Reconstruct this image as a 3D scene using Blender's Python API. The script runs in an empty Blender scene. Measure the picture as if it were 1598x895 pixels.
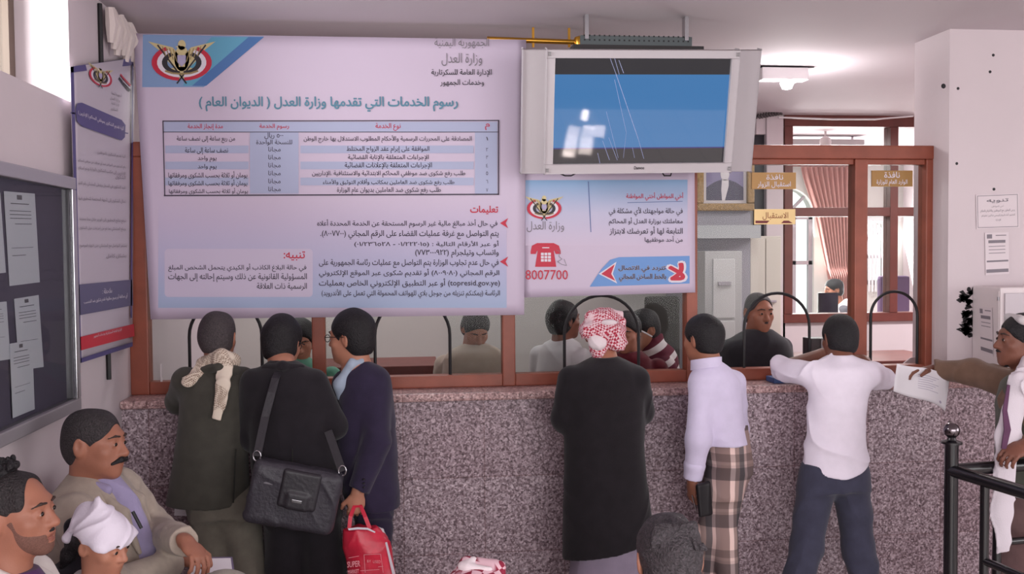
import bpy, bmesh, math, random
import numpy as np
from mathutils import Matrix, Vector
from mathutils.geometry import delaunay_2d_cdt
random.seed(7); rng=np.random.default_rng(7)
SC=bpy.context.scene; COL=SC.collection
# ---------------------------------------------------------------- camera
FPX,YAW,ROLL,CAMH,CAMD=1500.0,.115,.008,1.97,5.17
CX,CY=799.0,447.5
PIT=math.atan((CY-392)/FPX)
CAM=np.array([0,-CAMD,CAMH])
_F0=np.array([math.sin(YAW),math.cos(YAW),0]);_R0=np.array([math.cos(YAW),-math.sin(YAW),0]);_U0=np.array([0,0,1.])
FW=_F0*math.cos(PIT)-_U0*math.sin(PIT); _UP=_U0*math.cos(PIT)+_F0*math.sin(PIT)
RT=_R0*math.cos(ROLL)-_UP*math.sin(ROLL); UP=_UP*math.cos(ROLL)+_R0*math.sin(ROLL)
cd=bpy.data.cameras.new('camera'); cam=bpy.data.objects.new('camera',cd); COL.objects.link(cam)
cd.sensor_fit='HORIZONTAL'; cd.sensor_width=36; cd.lens=FPX*36/1598; cd.clip_end=60; cd.clip_start=.05
cam.matrix_world=Matrix(((RT[0],UP[0],-FW[0],CAM[0]),(RT[1],UP[1],-FW[1],CAM[1]),(RT[2],UP[2],-FW[2],CAM[2]),(0,0,0,1)))
SC.camera=cam
# ---------------------------------------------------------------- light
W=bpy.data.worlds.new('world'); SC.world=W; W.use_nodes=True
bg=W.node_tree.nodes['Background']; bg.inputs[0].default_value=(1,.98,.992,1); bg.inputs[1].default_value=1.5
def area(name,loc,rot,sx,sy,power,col=(1,.95,.97),spread=180):
    l=bpy.data.lights.new(name,'AREA'); l.shape='RECTANGLE'; l.size=sx; l.size_y=sy; l.energy=power; l.color=col; l.spread=math.radians(spread)
    o=bpy.data.objects.new(name,l); COL.objects.link(o); o.location=loc; o.rotation_euler=[math.radians(a) for a in rot]; return o
area('entrance_daylight',(1.6,-7.4,2.2),(82,0,0),6.5,3.2,132,(1,.98,.992))
area('side_window_daylight',(7.4,-4.1,1.9),(90,0,90),4.2,2.1,52,(1,.98,.992))
area('high_window_daylight',(-2.5,-1.75,2.95),(90,0,-68),1.2,.9,52,(1,.97,.975),120)
area('far_window_daylight',(5.4,6.35,1.5),(112,0,180),2.2,1.6,150,(1,.955,.965))
for sx_,tx_,L_,yc_ in ((2.03,.12,.8,-6.2),(2.22,.13,.75,-6.25),(2.42,.1,.3,-6.5),(2.33,.07,.3,-7.0)):   # added narrow lamps, bright floor strips for the television screen to mirror
    o_=area('reflected_strip_lamp',(sx_+.25,yc_-1.0,2.2),(0,0,0),tx_,L_,170*tx_*L_,(1,.97,.97),1.5); o_.rotation_euler=Vector((-.25,1.0,-2.2)).to_track_quat('-Z','Y').to_euler()
SC.view_settings.view_transform='Standard'; SC.view_settings.look='None'; SC.view_settings.gamma=1; SC.view_settings.use_curve_mapping=False
SC.view_settings.exposure=.62
SC.cycles.use_denoising=True; SC.cycles.max_bounces=7; SC.cycles.diffuse_bounces=4; SC.cycles.glossy_bounces=3
SC.cycles.transparent_max_bounces=12; SC.cycles.caustics_reflective=False; SC.cycles.caustics_refractive=False
SC.cycles.sample_clamp_indirect=6
# ---------------------------------------------------------------- pixel helpers (a pixel of the photo at a real depth)
def ray(x,y): return FW+RT*(x-CX)/FPX-UP*(y-CY)/FPX
def V(x,y,Y): r=ray(x,y); return CAM+r*((Y-CAM[1])/r[1])
def VX(x,y,X): r=ray(x,y); return CAM+r*((X-CAM[0])/r[0])
def VZ(x,y,Z): r=ray(x,y); return CAM+r*((Z-CAM[2])/r[2])
# ---------------------------------------------------------------- materials
def lin(c): return tuple((v/12.92 if v<=.04045 else ((v+.055)/1.055)**2.4) for v in (c[0]/255,c[1]/255,c[2]/255))+(1,)
MATS={}
def mat(name,rgb,rough=.6,metal=0,var=0,vscale=8,bump=0,bscale=60,spec=.4,emit=None,estr=1,sheen=0,sss=0):
    if name in MATS: return MATS[name]
    m=bpy.data.materials.new(name); m.use_nodes=True; nt=m.node_tree; b=nt.nodes['Principled BSDF']
    c=lin(rgb); b.inputs['Base Color'].default_value=c; b.inputs['Roughness'].default_value=rough; b.inputs['Metallic'].default_value=metal
    b.inputs['Specular IOR Level'].default_value=spec
    if sheen: b.inputs['Sheen Weight'].default_value=sheen
    if sss:
        b.inputs['Subsurface Weight'].default_value=sss; b.inputs['Subsurface Radius'].default_value=(.012,.005,.003)
    tc=nt.nodes.new('ShaderNodeTexCoord')
    if var:
        n=nt.nodes.new('ShaderNodeTexNoise'); n.inputs['Scale'].default_value=vscale; n.inputs['Detail'].default_value=4
        nt.links.new(tc.outputs['Object'],n.inputs['Vector'])
        r=nt.nodes.new('ShaderNodeValToRGB'); r.color_ramp.elements[0].position=.3; r.color_ramp.elements[1].position=.7
        r.color_ramp.elements[0].color=tuple(v*(1-var) for v in c[:3])+(1,); r.color_ramp.elements[1].color=tuple(min(1,v*(1+var)) for v in c[:3])+(1,)
        nt.links.new(n.outputs['Fac'],r.inputs['Fac']); nt.links.new(r.outputs['Color'],b.inputs['Base Color'])
    if bump:
        n2=nt.nodes.new('ShaderNodeTexNoise'); n2.inputs['Scale'].default_value=bscale; n2.inputs['Detail'].default_value=3
        nt.links.new(tc.outputs['Object'],n2.inputs['Vector'])
        bp=nt.nodes.new('ShaderNodeBump'); bp.inputs['Strength'].default_value=bump; bp.inputs['Distance'].default_value=.01
        nt.links.new(n2.outputs['Fac'],bp.inputs['Height']); nt.links.new(bp.outputs['Normal'],b.inputs['Normal'])
    if emit: b.inputs['Emission Color'].default_value=lin(emit); b.inputs['Emission Strength'].default_value=estr
    MATS[name]=m; return m
def new_nodes(name):
    m=bpy.data.materials.new(name); m.use_nodes=True; MATS[name]=m; return m,m.node_tree,m.node_tree.nodes['Principled BSDF']
def ramp(nt,stops,interp='LINEAR'):
    r=nt.nodes.new('ShaderNodeValToRGB'); r.color_ramp.interpolation=interp
    while len(r.color_ramp.elements)<len(stops): r.color_ramp.elements.new(.5)
    for e,(p,c) in zip(r.color_ramp.elements,stops): e.position=p; e.color=lin(c) if max(c)>1.01 or len(c)==3 else c
    return r
WALL=mat('painted_plaster',(206,193,197),.8,var=.04,vscale=1.6,bump=.06,bscale=25)
OFFW=mat('office_plaster',(200,196,192),.8,var=.04,vscale=1.3)
CEIL=mat('ceiling_paint',(205,195,200),.85,var=.03,vscale=.8)
WOOD=mat('red_brown_wood',(142,74,56),.42,var=.14,vscale=9,bump=.04,bscale=40)
WOODD=mat('dark_red_wood',(104,52,46),.45,var=.12,vscale=9)
BLACK=mat('black_rubber',(26,22,26),.5); BLACKM=mat('black_enamel_metal',(20,18,22),.22,spec=.7)
WHITE=mat('white_paper',(232,226,232),.7); STEEL=mat('polished_steel',(190,188,192),.25,metal=1); ALU=mat('aluminium_frame',(166,160,166),.35,metal=.35)
GOLD=mat('brass',(205,150,60),.3,metal=.9)
def granite(name='speckled_granite',T=None):
    m,nt,b=new_nodes(name); L=nt.links
    tc=nt.nodes.new('ShaderNodeTexCoord'); v=nt.nodes.new('ShaderNodeTexVoronoi'); v.inputs['Scale'].default_value=120
    L.new(tc.outputs['Object'],v.inputs['Vector'])
    r=ramp(nt,T or [(0,(88,76,84)),(.3,(142,126,132)),(.55,(184,172,178)),(.8,(212,200,206)),(1,(234,226,230))])
    L.new(v.outputs['Color'],r.inputs['Fac'])
    n=nt.nodes.new('ShaderNodeTexNoise'); n.inputs['Scale'].default_value=60; n.inputs['Detail'].default_value=5; L.new(tc.outputs['Object'],n.inputs['Vector'])
    r2=ramp(nt,[(.35,(152,130,134)),(.62,(255,252,252))]); L.new(n.outputs['Fac'],r2.inputs['Fac'])
    mx=nt.nodes.new('ShaderNodeMixRGB'); mx.blend_type='MULTIPLY'; mx.inputs[0].default_value=.75; L.new(r.outputs[0],mx.inputs[1]); L.new(r2.outputs[0],mx.inputs[2])
    # slabs: tone differs from slab to slab, thin joints
    sp=nt.nodes.new('ShaderNodeSeparateXYZ'); L.new(tc.outputs['Object'],sp.inputs[0]); cb=nt.nodes.new('ShaderNodeCombineXYZ')
    L.new(sp.outputs[0],cb.inputs[0]); L.new(sp.outputs[2],cb.inputs[1])
    bk=nt.nodes.new('ShaderNodeTexBrick'); bk.offset=.0; bk.inputs['Scale'].default_value=1; bk.inputs['Brick Width'].default_value=.42; bk.inputs['Row Height'].default_value=.4
    bk.inputs['Mortar Size'].default_value=.0022; bk.inputs['Color1'].default_value=lin((255,250,252)); bk.inputs['Color2'].default_value=lin((228,214,218)); bk.inputs['Mortar'].default_value=lin((200,176,176))
    L.new(cb.outputs[0],bk.inputs['Vector'])
    m2=nt.nodes.new('ShaderNodeMixRGB'); m2.blend_type='MULTIPLY'; m2.inputs[0].default_value=1; L.new(mx.outputs[0],m2.inputs[1]); L.new(bk.outputs[0],m2.inputs[2])
    L.new(m2.outputs[0],b.inputs['Base Color']); b.inputs['Roughness'].default_value=.38; b.inputs['Specular IOR Level'].default_value=.35; return m
GRAN=granite(); GRANT=granite('rose_granite',[(0,(110,88,90)),(.3,(168,138,136)),(.55,(200,170,166)),(.8,(220,194,190)),(1,(238,222,218))])
def tiles():
    m,nt,b=new_nodes('floor_tiles'); L=nt.links; tc=nt.nodes.new('ShaderNodeTexCoord')
    bk=nt.nodes.new('ShaderNodeTexBrick'); bk.offset=0; bk.inputs['Scale'].default_value=1; bk.inputs['Brick Width'].default_value=.5; bk.inputs['Row Height'].default_value=.5; bk.inputs['Mortar Size'].default_value=.004
    bk.inputs['Color1'].default_value=lin((190,178,172)); bk.inputs['Color2'].default_value=lin((180,168,163)); bk.inputs['Mortar'].default_value=lin((120,110,108))
    L.new(tc.outputs['Object'],bk.inputs['Vector']); L.new(bk.outputs[0],b.inputs['Base Color']); b.inputs['Roughness'].default_value=.3; return m
TILE=tiles()
def glass(name,tint=(1,1,1),refl=.13):
    m=bpy.data.materials.new(name); m.use_nodes=True; nt=m.node_tree; nt.nodes.clear(); L=nt.links
    o=nt.nodes.new('ShaderNodeOutputMaterial'); t=nt.nodes.new('ShaderNodeBsdfTransparent'); t.inputs[0].default_value=tint+(1,)
    g=nt.nodes.new('ShaderNodeBsdfGlossy'); g.inputs['Roughness'].default_value=0; g.inputs[0].default_value=(refl,refl,refl,1)
    f=nt.nodes.new('ShaderNodeFresnel'); ge=nt.nodes.new('ShaderNodeNewGeometry'); mr=nt.nodes.new('ShaderNodeMapRange'); mr.inputs[3].default_value=1.45; mr.inputs[4].default_value=1/1.45; L.new(ge.outputs['Backfacing'],mr.inputs[0]); L.new(mr.outputs[0],f.inputs[0]); mx=nt.nodes.new('ShaderNodeMixShader')
    L.new(f.outputs[0],mx.inputs[0]); L.new(t.outputs[0],mx.inputs[1]); L.new(g.outputs[0],mx.inputs[2]); L.new(mx.outputs[0],o.inputs[0]); MATS[name]=m; return m
GLASS=glass('clear_glass',(.93,.95,.94))
# ---------------------------------------------------------------- object helpers
def tag(o,label=None,cat=None,group=None,kind=None):
    if label: o['label']=label
    if cat: o['category']=cat
    if group: o['group']=group
    if kind: o['kind']=kind
    return o
def empty(name,loc,label=None,cat=None,group=None,kind=None):
    o=bpy.data.objects.new(name,None); COL.objects.link(o); o.location=[float(v) for v in loc]; o.empty_display_size=.05
    return tag(o,label,cat,group,kind)
def rootloc(p):
    v=Vector((0,0,0))
    while p is not None: v=v+p.location; p=p.parent
    return v
def link(name,me,m,parent=None,smooth=False):
    """me is in world coordinates; a part is put back into its parent's space"""
    o=bpy.data.objects.new(name,me); COL.objects.link(o)
    if m is not None: me.materials.append(m)
    if parent is not None:
        L=rootloc(parent); me.transform(Matrix.Translation(-L)); o.parent=parent
    if smooth: me.polygons.foreach_set('use_smooth',[True]*len(me.polygons))
    return o
def put(o,loc):
    """give a one-mesh thing its origin at loc"""
    o.data.transform(Matrix.Translation(-Vector([float(v) for v in loc]))); o.location=[float(v) for v in loc]; return o
class MB:
    def __init__(s): s.b=bmesh.new()
    def box(s,x0,x1,y0,y1,z0,z1,bev=0):
        g=bmesh.ops.create_cube(s.b,size=1)['verts']
        for v in g: v.co=Vector((x0+(v.co.x+.5)*(x1-x0),y0+(v.co.y+.5)*(y1-y0),z0+(v.co.z+.5)*(z1-z0)))
        if bev:
            es=list({e for v in g for e in v.link_edges}); bmesh.ops.bevel(s.b,geom=es,offset=bev,segments=2,affect='EDGES',profile=.6)
        return s
    def xbox(s,c,half,M,bev=0):
        g=bmesh.ops.create_cube(s.b,size=2)['verts']; M=Matrix(M)
        for v in g: v.co=Vector(c)+M@Vector((v.co.x*half[0],v.co.y*half[1],v.co.z*half[2]))
        if bev:
            es=list({e for v in g for e in v.link_edges}); bmesh.ops.bevel(s.b,geom=es,offset=bev,segments=2,affect='EDGES',profile=.6)
        return s
    def tube(s,pts,r,n=10,cap=True):
        pts=[Vector([float(a) for a in p]) for p in pts]; rs=r if isinstance(r,(list,tuple)) else [r]*len(pts); rings=[]
        prev=None
        for i,p in enumerate(pts):
            t=(pts[min(i+1,len(pts)-1)]-pts[max(i-1,0)]).normalized()
            if prev is None:
                a=Vector((0,0,1)) if abs(t.z)<.9 else Vector((1,0,0)); u=t.cross(a).normalized()
            else:
                u=(prev-t*prev.dot(t)); u=u.normalized() if u.length>1e-6 else t.orthogonal().normalized()
            prev=u; w=t.cross(u)
            rings.append([s.b.verts.new(p+(u*math.cos(k*2*math.pi/n)+w*math.sin(k*2*math.pi/n))*rs[i]) for k in range(n)])
        for a,b in zip(rings,rings[1:]):
            for k in range(n): s.b.faces.new((a[k],a[(k+1)%n],b[(k+1)%n],b[k]))
        if cap: s.b.faces.new(rings[0][::-1]); s.b.faces.new(rings[-1])
        return s
    def ribbon(s,pts,wdir,w,th=.004):
        """flat strap along pts"""
        pts=[Vector([float(a) for a in p]) for p in pts]; wd=[Vector([float(a) for a in (wdir if np.ndim(wdir)==1 else wdir[i])]).normalized() for i in range(len(pts))]; R=[]
        for i,p in enumerate(pts):
            t=(pts[min(i+1,len(pts)-1)]-pts[max(i-1,0)]).normalized(); u=(wd[i]-t*wd[i].dot(t)).normalized(); n=t.cross(u); ww=w[i] if isinstance(w,(list,tuple)) else w
            R.append([s.b.verts.new(p+u*a*ww/2+n*c*th/2) for a,c in ((-1,-1),(1,-1),(1,1),(-1,1))])
        for a,b in zip(R,R[1:]):
            for k in range(4): s.b.faces.new((a[k],a[(k+1)%4],b[(k+1)%4],b[k]))
        s.b.faces.new(R[0][::-1]); s.b.faces.new(R[-1]); return s
    def lathe(s,c,prof,n=20):
        rings=[[s.b.verts.new((c[0]+r*math.cos(k*2*math.pi/n),c[1]+r*math.sin(k*2*math.pi/n),c[2]+z)) for k in range(n)] for r,z in prof]
        for a,b in zip(rings,rings[1:]):
            for k in range(n): s.b.faces.new((a[k],a[(k+1)%n],b[(k+1)%n],b[k]))
        s.b.faces.new(rings[0][::-1]); s.b.faces.new(rings[-1]); return s
    def poly(s,pts): s.b.faces.new([s.b.verts.new([float(a) for a in p]) for p in pts]); return s
    def prism(s,pts,d):
        """polygon pts extruded by vector d"""
        d=Vector([float(a) for a in d]); a=[s.b.verts.new([float(q) for q in p]) for p in pts]; b=[s.b.verts.new(v.co+d) for v in a]; n=len(a)
        s.b.faces.new(a[::-1]); s.b.faces.new(b)
        for k in range(n): s.b.faces.new((a[k],a[(k+1)%n],b[(k+1)%n],b[k]))
        return s
    def done(s,name,m,parent=None,smooth=False,recalc=True):
        if recalc: bmesh.ops.recalc_face_normals(s.b,faces=s.b.faces)
        me=bpy.data.meshes.new(name); s.b.to_mesh(me); s.b.free(); o=link(name,me,m,parent)
        if smooth:
            me.polygons.foreach_set('use_smooth',[True]*len(me.polygons))
            try: me.set_sharp_from_angle(angle=math.radians(40))
            except Exception: pass
        return o
def struct(name,mb,m,parent=None):
    o=mb.done(name,m,parent)
    if parent is None: o['kind']='structure'
    return o
# ---------------------------------------------------------------- lettering
_AF={'ء':(0xFE80,1),'آ':(0xFE81,2),'أ':(0xFE83,2),'ؤ':(0xFE85,2),'إ':(0xFE87,2),'ئ':(0xFE89,4),'ا':(0xFE8D,2),'ب':(0xFE8F,4),'ة':(0xFE93,2),'ت':(0xFE95,4),'ث':(0xFE99,4),'ج':(0xFE9D,4),'ح':(0xFEA1,4),'خ':(0xFEA5,4),'د':(0xFEA9,2),'ذ':(0xFEAB,2),'ر':(0xFEAD,2),'ز':(0xFEAF,2),'س':(0xFEB1,4),'ش':(0xFEB5,4),'ص':(0xFEB9,4),'ض':(0xFEBD,4),'ط':(0xFEC1,4),'ظ':(0xFEC5,4),'ع':(0xFEC9,4),'غ':(0xFECD,4),'ف':(0xFED1,4),'ق':(0xFED5,4),'ك':(0xFED9,4),'ل':(0xFEDD,4),'م':(0xFEE1,4),'ن':(0xFEE5,4),'ه':(0xFEE9,4),'و':(0xFEED,2),'ى':(0xFEEF,2),'ي':(0xFEF1,4)}
_LA={'آ':0xFEF5,'أ':0xFEF7,'إ':0xFEF9,'ا':0xFEFB}
def shape_ar(s):
    s=s.replace('\u064b',''); out=[]; i=0; joined=False
    while i<len(s):
        c=s[i]
        if c not in _AF: out.append(c); joined=False; i+=1; continue
        base,n=_AF[c]
        if c=='ل' and i+1<len(s) and s[i+1] in _LA:
            out.append(chr(_LA[s[i+1]]+(1 if joined else 0))); joined=False; i+=2; continue
        nxt=i+1<len(s) and s[i+1] in _AF and s[i+1]!='ء'
        fwd=n==4 and nxt
        if n==1: f=0
        else: f=(3 if fwd else 1) if joined else (2 if fwd else 0)
        out.append(chr(base+f)); joined=fwd; i+=1
    toks=[]; cur=''
    ltr=lambda ch: ch.isdigit() or ch in './-@' or ('a'<=ch.lower()<='z')
    for ch in out:                                     # keep digit and Latin runs left-to-right
        if ltr(ch) and not (ch in './-' and not cur): cur+=ch
        else:
            if cur: toks.append(cur); cur=''
            toks.append({'(':')',')':'('}.get(ch,ch))
    if cur: toks.append(cur)
    return ''.join(reversed(toks))
_tc=bpy.data.curves.new('lettering','FONT'); _to=bpy.data.objects.new('lettering',_tc); COL.objects.link(_to); _tc.resolution_u=2
_tc.fill_mode='NONE'
_GC={}
def glyphs(s):
    """outline of a line of text and its filled triangles (counters stay open)"""
    if s in _GC: return _GC[s]
    _tc.body=shape_ar(s); dg=bpy.context.evaluated_depsgraph_get(); dg.update()
    me=bpy.data.meshes.new_from_object(_to.evaluated_get(dg))
    co=np.array([tuple(q.co[:2]) for q in me.vertices]).reshape(-1,2); ed=np.array([tuple(q.vertices) for q in me.edges]); bpy.data.meshes.remove(me)
    r=delaunay_2d_cdt([Vector(q) for q in co],[tuple(int(v) for v in q) for q in ed],[],0,1e-6)
    P=np.array([tuple(q) for q in r[0]]).reshape(-1,2); T=np.array([tuple(f) for f in r[2]]); c=P[T].mean(1)
    A,B=co[ed[:,0]],co[ed[:,1]]; x,y=c[:,0:1],c[:,1:2]; up=(A[:,1]<=y)&(B[:,1]>y); dn=(A[:,1]>y)&(B[:,1]<=y)
    side=(B[:,0]-A[:,0])*(y-A[:,1])-(x-A[:,0])*(B[:,1]-A[:,1]); w=(up&(side>0)).sum(1)-(dn&(side<0)).sum(1)
    _GC[s]=(P,[tuple(int(v) for v in f) for f in T[w!=0]]); return _GC[s]
class Ink:
    """collects flat print on a surface; F maps (pixel x, pixel y) of the photo to a point of the surface"""
    def __init__(s,F): s.F=F; s.v=[]; s.f=[]
    def text(s,t,x0,y0,x1,y1,bold=0,slope=0):
        co,fs=glyphs(t)
        if not len(co): return s
        lo=co.min(0); hi=co.max(0)
        dirs=[(0,0)]
        if bold>0:                                     # heavier strokes: the glyph printed again, shifted by a hair
            m=8 if bold>.04 else 4; dirs+=[(bold*.8*math.cos(2*math.pi*q/m),bold*.8*math.sin(2*math.pi*q/m)) for q in range(m)]
        e=.02*max(abs(x1-x0),abs(y1-y0)); o=np.array(s.F(x0,y0)); nm=np.cross(np.array(s.F(x0+e,y0))-o,np.array(s.F(x0,y0+e))-o); nm=nm/np.linalg.norm(nm); nm=nm if nm@(CAM-o)>0 else -nm
        for q,(dx,dy) in enumerate(dirs):                # each pass is a film of ink over the one before
            n=len(s.v); uv=(co+np.array([dx,dy])-lo)/(hi-lo)
            for u,w in uv: s.v.append(np.array(s.F(x0+u*(x1-x0),y1-w*(y1-y0)+slope*u*(x1-x0)))+nm*.00011*q)
            s.f+= [tuple(i+n for i in f) for f in fs]
        return s
    def poly(s,pts):
        n=len(s.v); s.v+=[s.F(*p) for p in pts]; s.f.append(tuple(range(n,n+len(pts)))); return s
    def rect(s,x0,y0,x1,y1): return s.poly([(x0,y0),(x0,y1),(x1,y1),(x1,y0)])
    def rrect(s,x0,y0,x1,y1,r,n=5):
        p=[]
        for cx,cy,a in ((x0+r,y0+r,180),(x1-r,y0+r,270),(x1-r,y1-r,0),(x0+r,y1-r,90)):
            p+=[(cx+r*math.cos(math.radians(a+90*k/n)),cy+r*math.sin(math.radians(a+90*k/n))) for k in range(n+1)]
        return s.poly(p)
    def line(s,x0,y0,x1,y1,w):
        L=math.hypot(x1-x0,y1-y0); nx,ny=-(y1-y0)/L*w/2,(x1-x0)/L*w/2
        return s.poly([(x0+nx,y0+ny),(x1+nx,y1+ny),(x1-nx,y1-ny),(x0-nx,y0-ny)])
    def disc(s,cx,cy,rx,ry,a0=0,a1=360,n=20): return s.poly([(cx+rx*math.cos(math.radians(a0+(a1-a0)*k/n)),cy+ry*math.sin(math.radians(a0+(a1-a0)*k/n))) for k in range(n+(0 if a1-a0==360 else 1))])
    def band(s,pts,w):
        for a,b in zip(pts,pts[1:]): s.line(*a,*b,w)
        return s
    def done(s,name,m,parent=None):
        me=bpy.data.meshes.new(name); me.from_pydata([[float(a) for a in p] for p in s.v],[],s.f); me.update(); return link(name,me,m,parent)
def ink(name,rgb,rough=.5): return mat('print_'+name,rgb,rough)
# ================================================================ the setting
XL=-1.39; ZC=3.16; ZL=1.245
struct('floor',MB().box(-1.7,6.6,-7.2,6.9,-.1,0),TILE)
struct('floor_outside',MB().box(-14,16,-20,-7.2,-.12,-.02),mat('outdoor_paving',(112,106,104),.85,var=.1,vscale=2))
struct('ceiling',MB().box(-1.75,6.8,-7.2,6.9,ZC,ZC+.12),CEIL)
# left wall, 27 cm thick, with a high window opening y -2.9..-.86 above z 2.62
mb=MB().box(XL-.27,XL,-7.2,-2.9,0,ZC).box(XL-.27,XL,-2.9,-.86,0,2.62).box(XL-.27,XL,-.86,6.9,0,ZC)
struct('wall_left',mb,WALL)
wl=empty('window_5',(XL-.25,-1.9,2.62),kind='structure')
WINF=mat('brown_window_metal',(92,76,66),.5)
f=MB(); 
for y in (-2.86,-1.9,-.9): f.box(XL-.265,XL-.215,y-.03,y+.03,2.63,ZC-.01)
f.box(XL-.265,XL-.215,-2.9,-.86,2.62,2.66).box(XL-.265,XL-.215,-2.9,-.86,ZC-.05,ZC)
f.done('window_frame',WINF,wl)
MB().box(XL-.245,XL-.24,-2.86,-.9,2.66,ZC-.05).done('window_glass',GLASS,wl)
# right-hand pier and wall
struct('wall_right',MB().box(2.985,6.6,-.2,.16,0,ZC),WALL)
struct('wall_side',MB().box(6.45,6.6,-7.2,-6,0,ZC).box(6.45,6.6,-1.8,6.9,0,ZC).box(6.45,6.6,-6,-1.8,0,.85).box(6.45,6.6,-6,-1.8,2.95,ZC),WALL)
sw=empty('window_7',(6.5,-3.9,.85),kind='structure')
for y in (-6,-4.95,-3.9,-2.85,-1.85): MB().box(6.49,6.55,y,y+.05,.85,2.95).done('mullion',ALU,sw)
# office back wall with a door-height lattice opening, far room behind a glazed partition
YB=3.1
LW=(2.60,2.80,1.15,2.35)
struct('wall_back',MB().box(XL,LW[0],YB,YB+.15,0,ZC).box(LW[1],3.42,YB,YB+.15,0,ZC).box(LW[0],LW[1],YB,YB+.15,0,LW[2]).box(LW[0],LW[1],YB,YB+.15,LW[3],ZC),OFFW)
YF=6.6
AW=[(4.55,5.25),(5.95,6.3)]
struct('wall_far',MB().box(-1.4,AW[0][0],YF,YF+.2,0,ZC).box(AW[0][1],AW[1][0],YF,YF+.2,0,ZC).box(AW[1][1],6.6,YF,YF+.2,0,ZC)
  .box(AW[0][0],AW[0][1],YF,YF+.2,0,1.0).box(AW[1][0],AW[1][1],YF,YF+.2,0,1.5).box(AW[0][0],AW[0][1],YF,YF+.2,2.75,ZC).box(AW[1][0],AW[1][1],YF,YF+.2,2.3,ZC),OFFW)
# ---- counter
struct('wall_counter',MB().box(XL,6.4,-.22,.0,0,ZL-.04).box(XL,6.4,0,.12,0,ZL-.04),GRAN)
ct=MB().box(XL-.0,6.4,-.255,.16,ZL-.042,ZL,.012).done('counter_worktop',GRANT); ct['kind']='structure'
ct.name='trim_1'
# ---- glazed screen over the counter
scr=empty('window_1',(0,0,ZL),kind='structure')
TOP=2.47
def vpost(x0,x1,z0=ZL,z1=TOP): MB().box(x0,x1,-.045,.045,z0,z1,.006).done('frame_post',WOOD,scr)
POSTS=[(-1.39,-1.298),(-.469,-.402),(.538,.608),(1.557,1.619),(2.524,2.6),(2.945,3.022)]
for a,b in POSTS: vpost(a,b)
MB().box(-1.39,3.022,-.05,.05,TOP-.0,TOP+.075,.006).done('top_rail',WOOD,scr)
for (a,b),(c,d) in zip(POSTS,POSTS[1:]): MB().box(b,c,-.04,.04,ZL,ZL+.065,.005).done('bottom_rail',WOOD,scr)
for (a,b),(c,d) in zip(POSTS,POSTS[1:]): MB().box(b,c,-.03,.03,TOP-.03,TOP,.004).done('head_bead',WOOD,scr)
ARCH=[(-.917,.185),(.058,.2),(1.09,.207),(2.09,.19),(2.783,.14)]
for ((a,b),(c,d)),(ax,ar) in zip(zip(POSTS,POSTS[1:]),ARCH):
    z0=ZL+.065; zt=1.725; arc=[(ax-ar*math.cos(t),zt-ar+ar*math.sin(t)) for t in np.linspace(0,math.pi,19)]
    out=[(b,z0),(ax-ar,z0)]+arc+[(ax+ar,z0),(c,z0),(c,TOP-.03),(b,TOP-.03)]
    p=MB().prism([(x,-.003,z) for x,z in out],(0,.006,0)).done('glass_pane',GLASS,scr)
    MB().tube([(ax-ar,0,z0)]+[(x,0,z) for x,z in arc]+[(ax+ar,0,z0)],.0085,8).done('speaking_arch',BLACK,p,True)
# ---- partition behind the office: red-brown glazed frame from the dado to the ceiling
pt=empty('window_2',(4.6,YB,0),kind='structure')
X0,X1=3.40,6.45
struct('wall_dado',MB().box(X0,X1,YB,YB+.1,0,1.31),WALL)
for z0,z1,n in ((1.31,1.39,'bottom_rail'),(2.26,2.34,'transom'),(ZC-.1,ZC,'top_rail')): MB().box(X0,X1,YB-.03,YB+.1,z0,z1,.005).done(n,WOODD,pt)
for x in (3.40,4.39,5.40,6.375): MB().box(x,x+.075,YB-.036,YB+.094,1.39,ZC-.1,.005).done('mullion',WOODD,pt)
for x in (3.475,4.465,5.475):
    for z0,z1 in ((1.39,2.26),(2.34,ZC-.1)): MB().box(x,min(x+.915,6.38),YB+.03,YB+.036,z0,z1).done('glass_pane',GLASS,pt)
# ---- arched far window, straight-lined lower lights, with mullions
def arch_window(name,x0,x1,z0,z1,m=OFFW):
    w=empty(name,((x0+x1)/2,YF,z0),kind='structure'); cx=(x0+x1)/2; r=(x1-x0)/2; fr=mat('grey_window_frame',(150,140,146),.5)
    # spandrels round the arch head
    s=MB(); ar=[(cx-r*math.cos(t),z1-r+r*math.sin(t)) for t in np.linspace(0,math.pi,17)]
    s.prism([(x0,YF,z1)]+[(x,YF,z) for x,z in ar[8::-1]],(0,.2,0)); s.prism([(x1,YF,z1)]+[(x,YF,z) for x,z in ar[8:]],(0,.2,0)); s.done('arch_spandrel',m,w)
    def bar(a,b,c,d): MB().box(a,b,YF+.05,YF+.11,c,d).done('glazing_bar',fr,w)
    bar(x0,x1,z1-r-.05,z1-r+.03); bar(cx+.08,cx+.13,z0,z1-r); bar(x0,x1,z0+(z1-r-z0)*.55,z0+(z1-r-z0)*.55+.05); bar(x0,x0+.05,z0,z1-r); bar(x1-.05,x1,z0,z1-r); bar(x0,x1,z0,z0+.06)
    MB().tube([(cx,YF+.08,z1-r),(cx+r*.72,YF+.08,z1-r+r*.7)],.022,6).done('fan_bar',fr,w)
    MB().box(x0,x1,YF+.075,YF+.08,z0,z1).done('window_glass',GLASS,w); return w
arch_window('window_3',AW[0][0],AW[0][1],1.0,2.75); arch_window('window_4',AW[1][0],AW[1][1],1.5,2.3)
lw=empty('window_6',(2.7,YB,1.15),kind='structure'); l=MB(); gr=mat('grey_lattice_metal',(120,112,116),.5)
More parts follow.
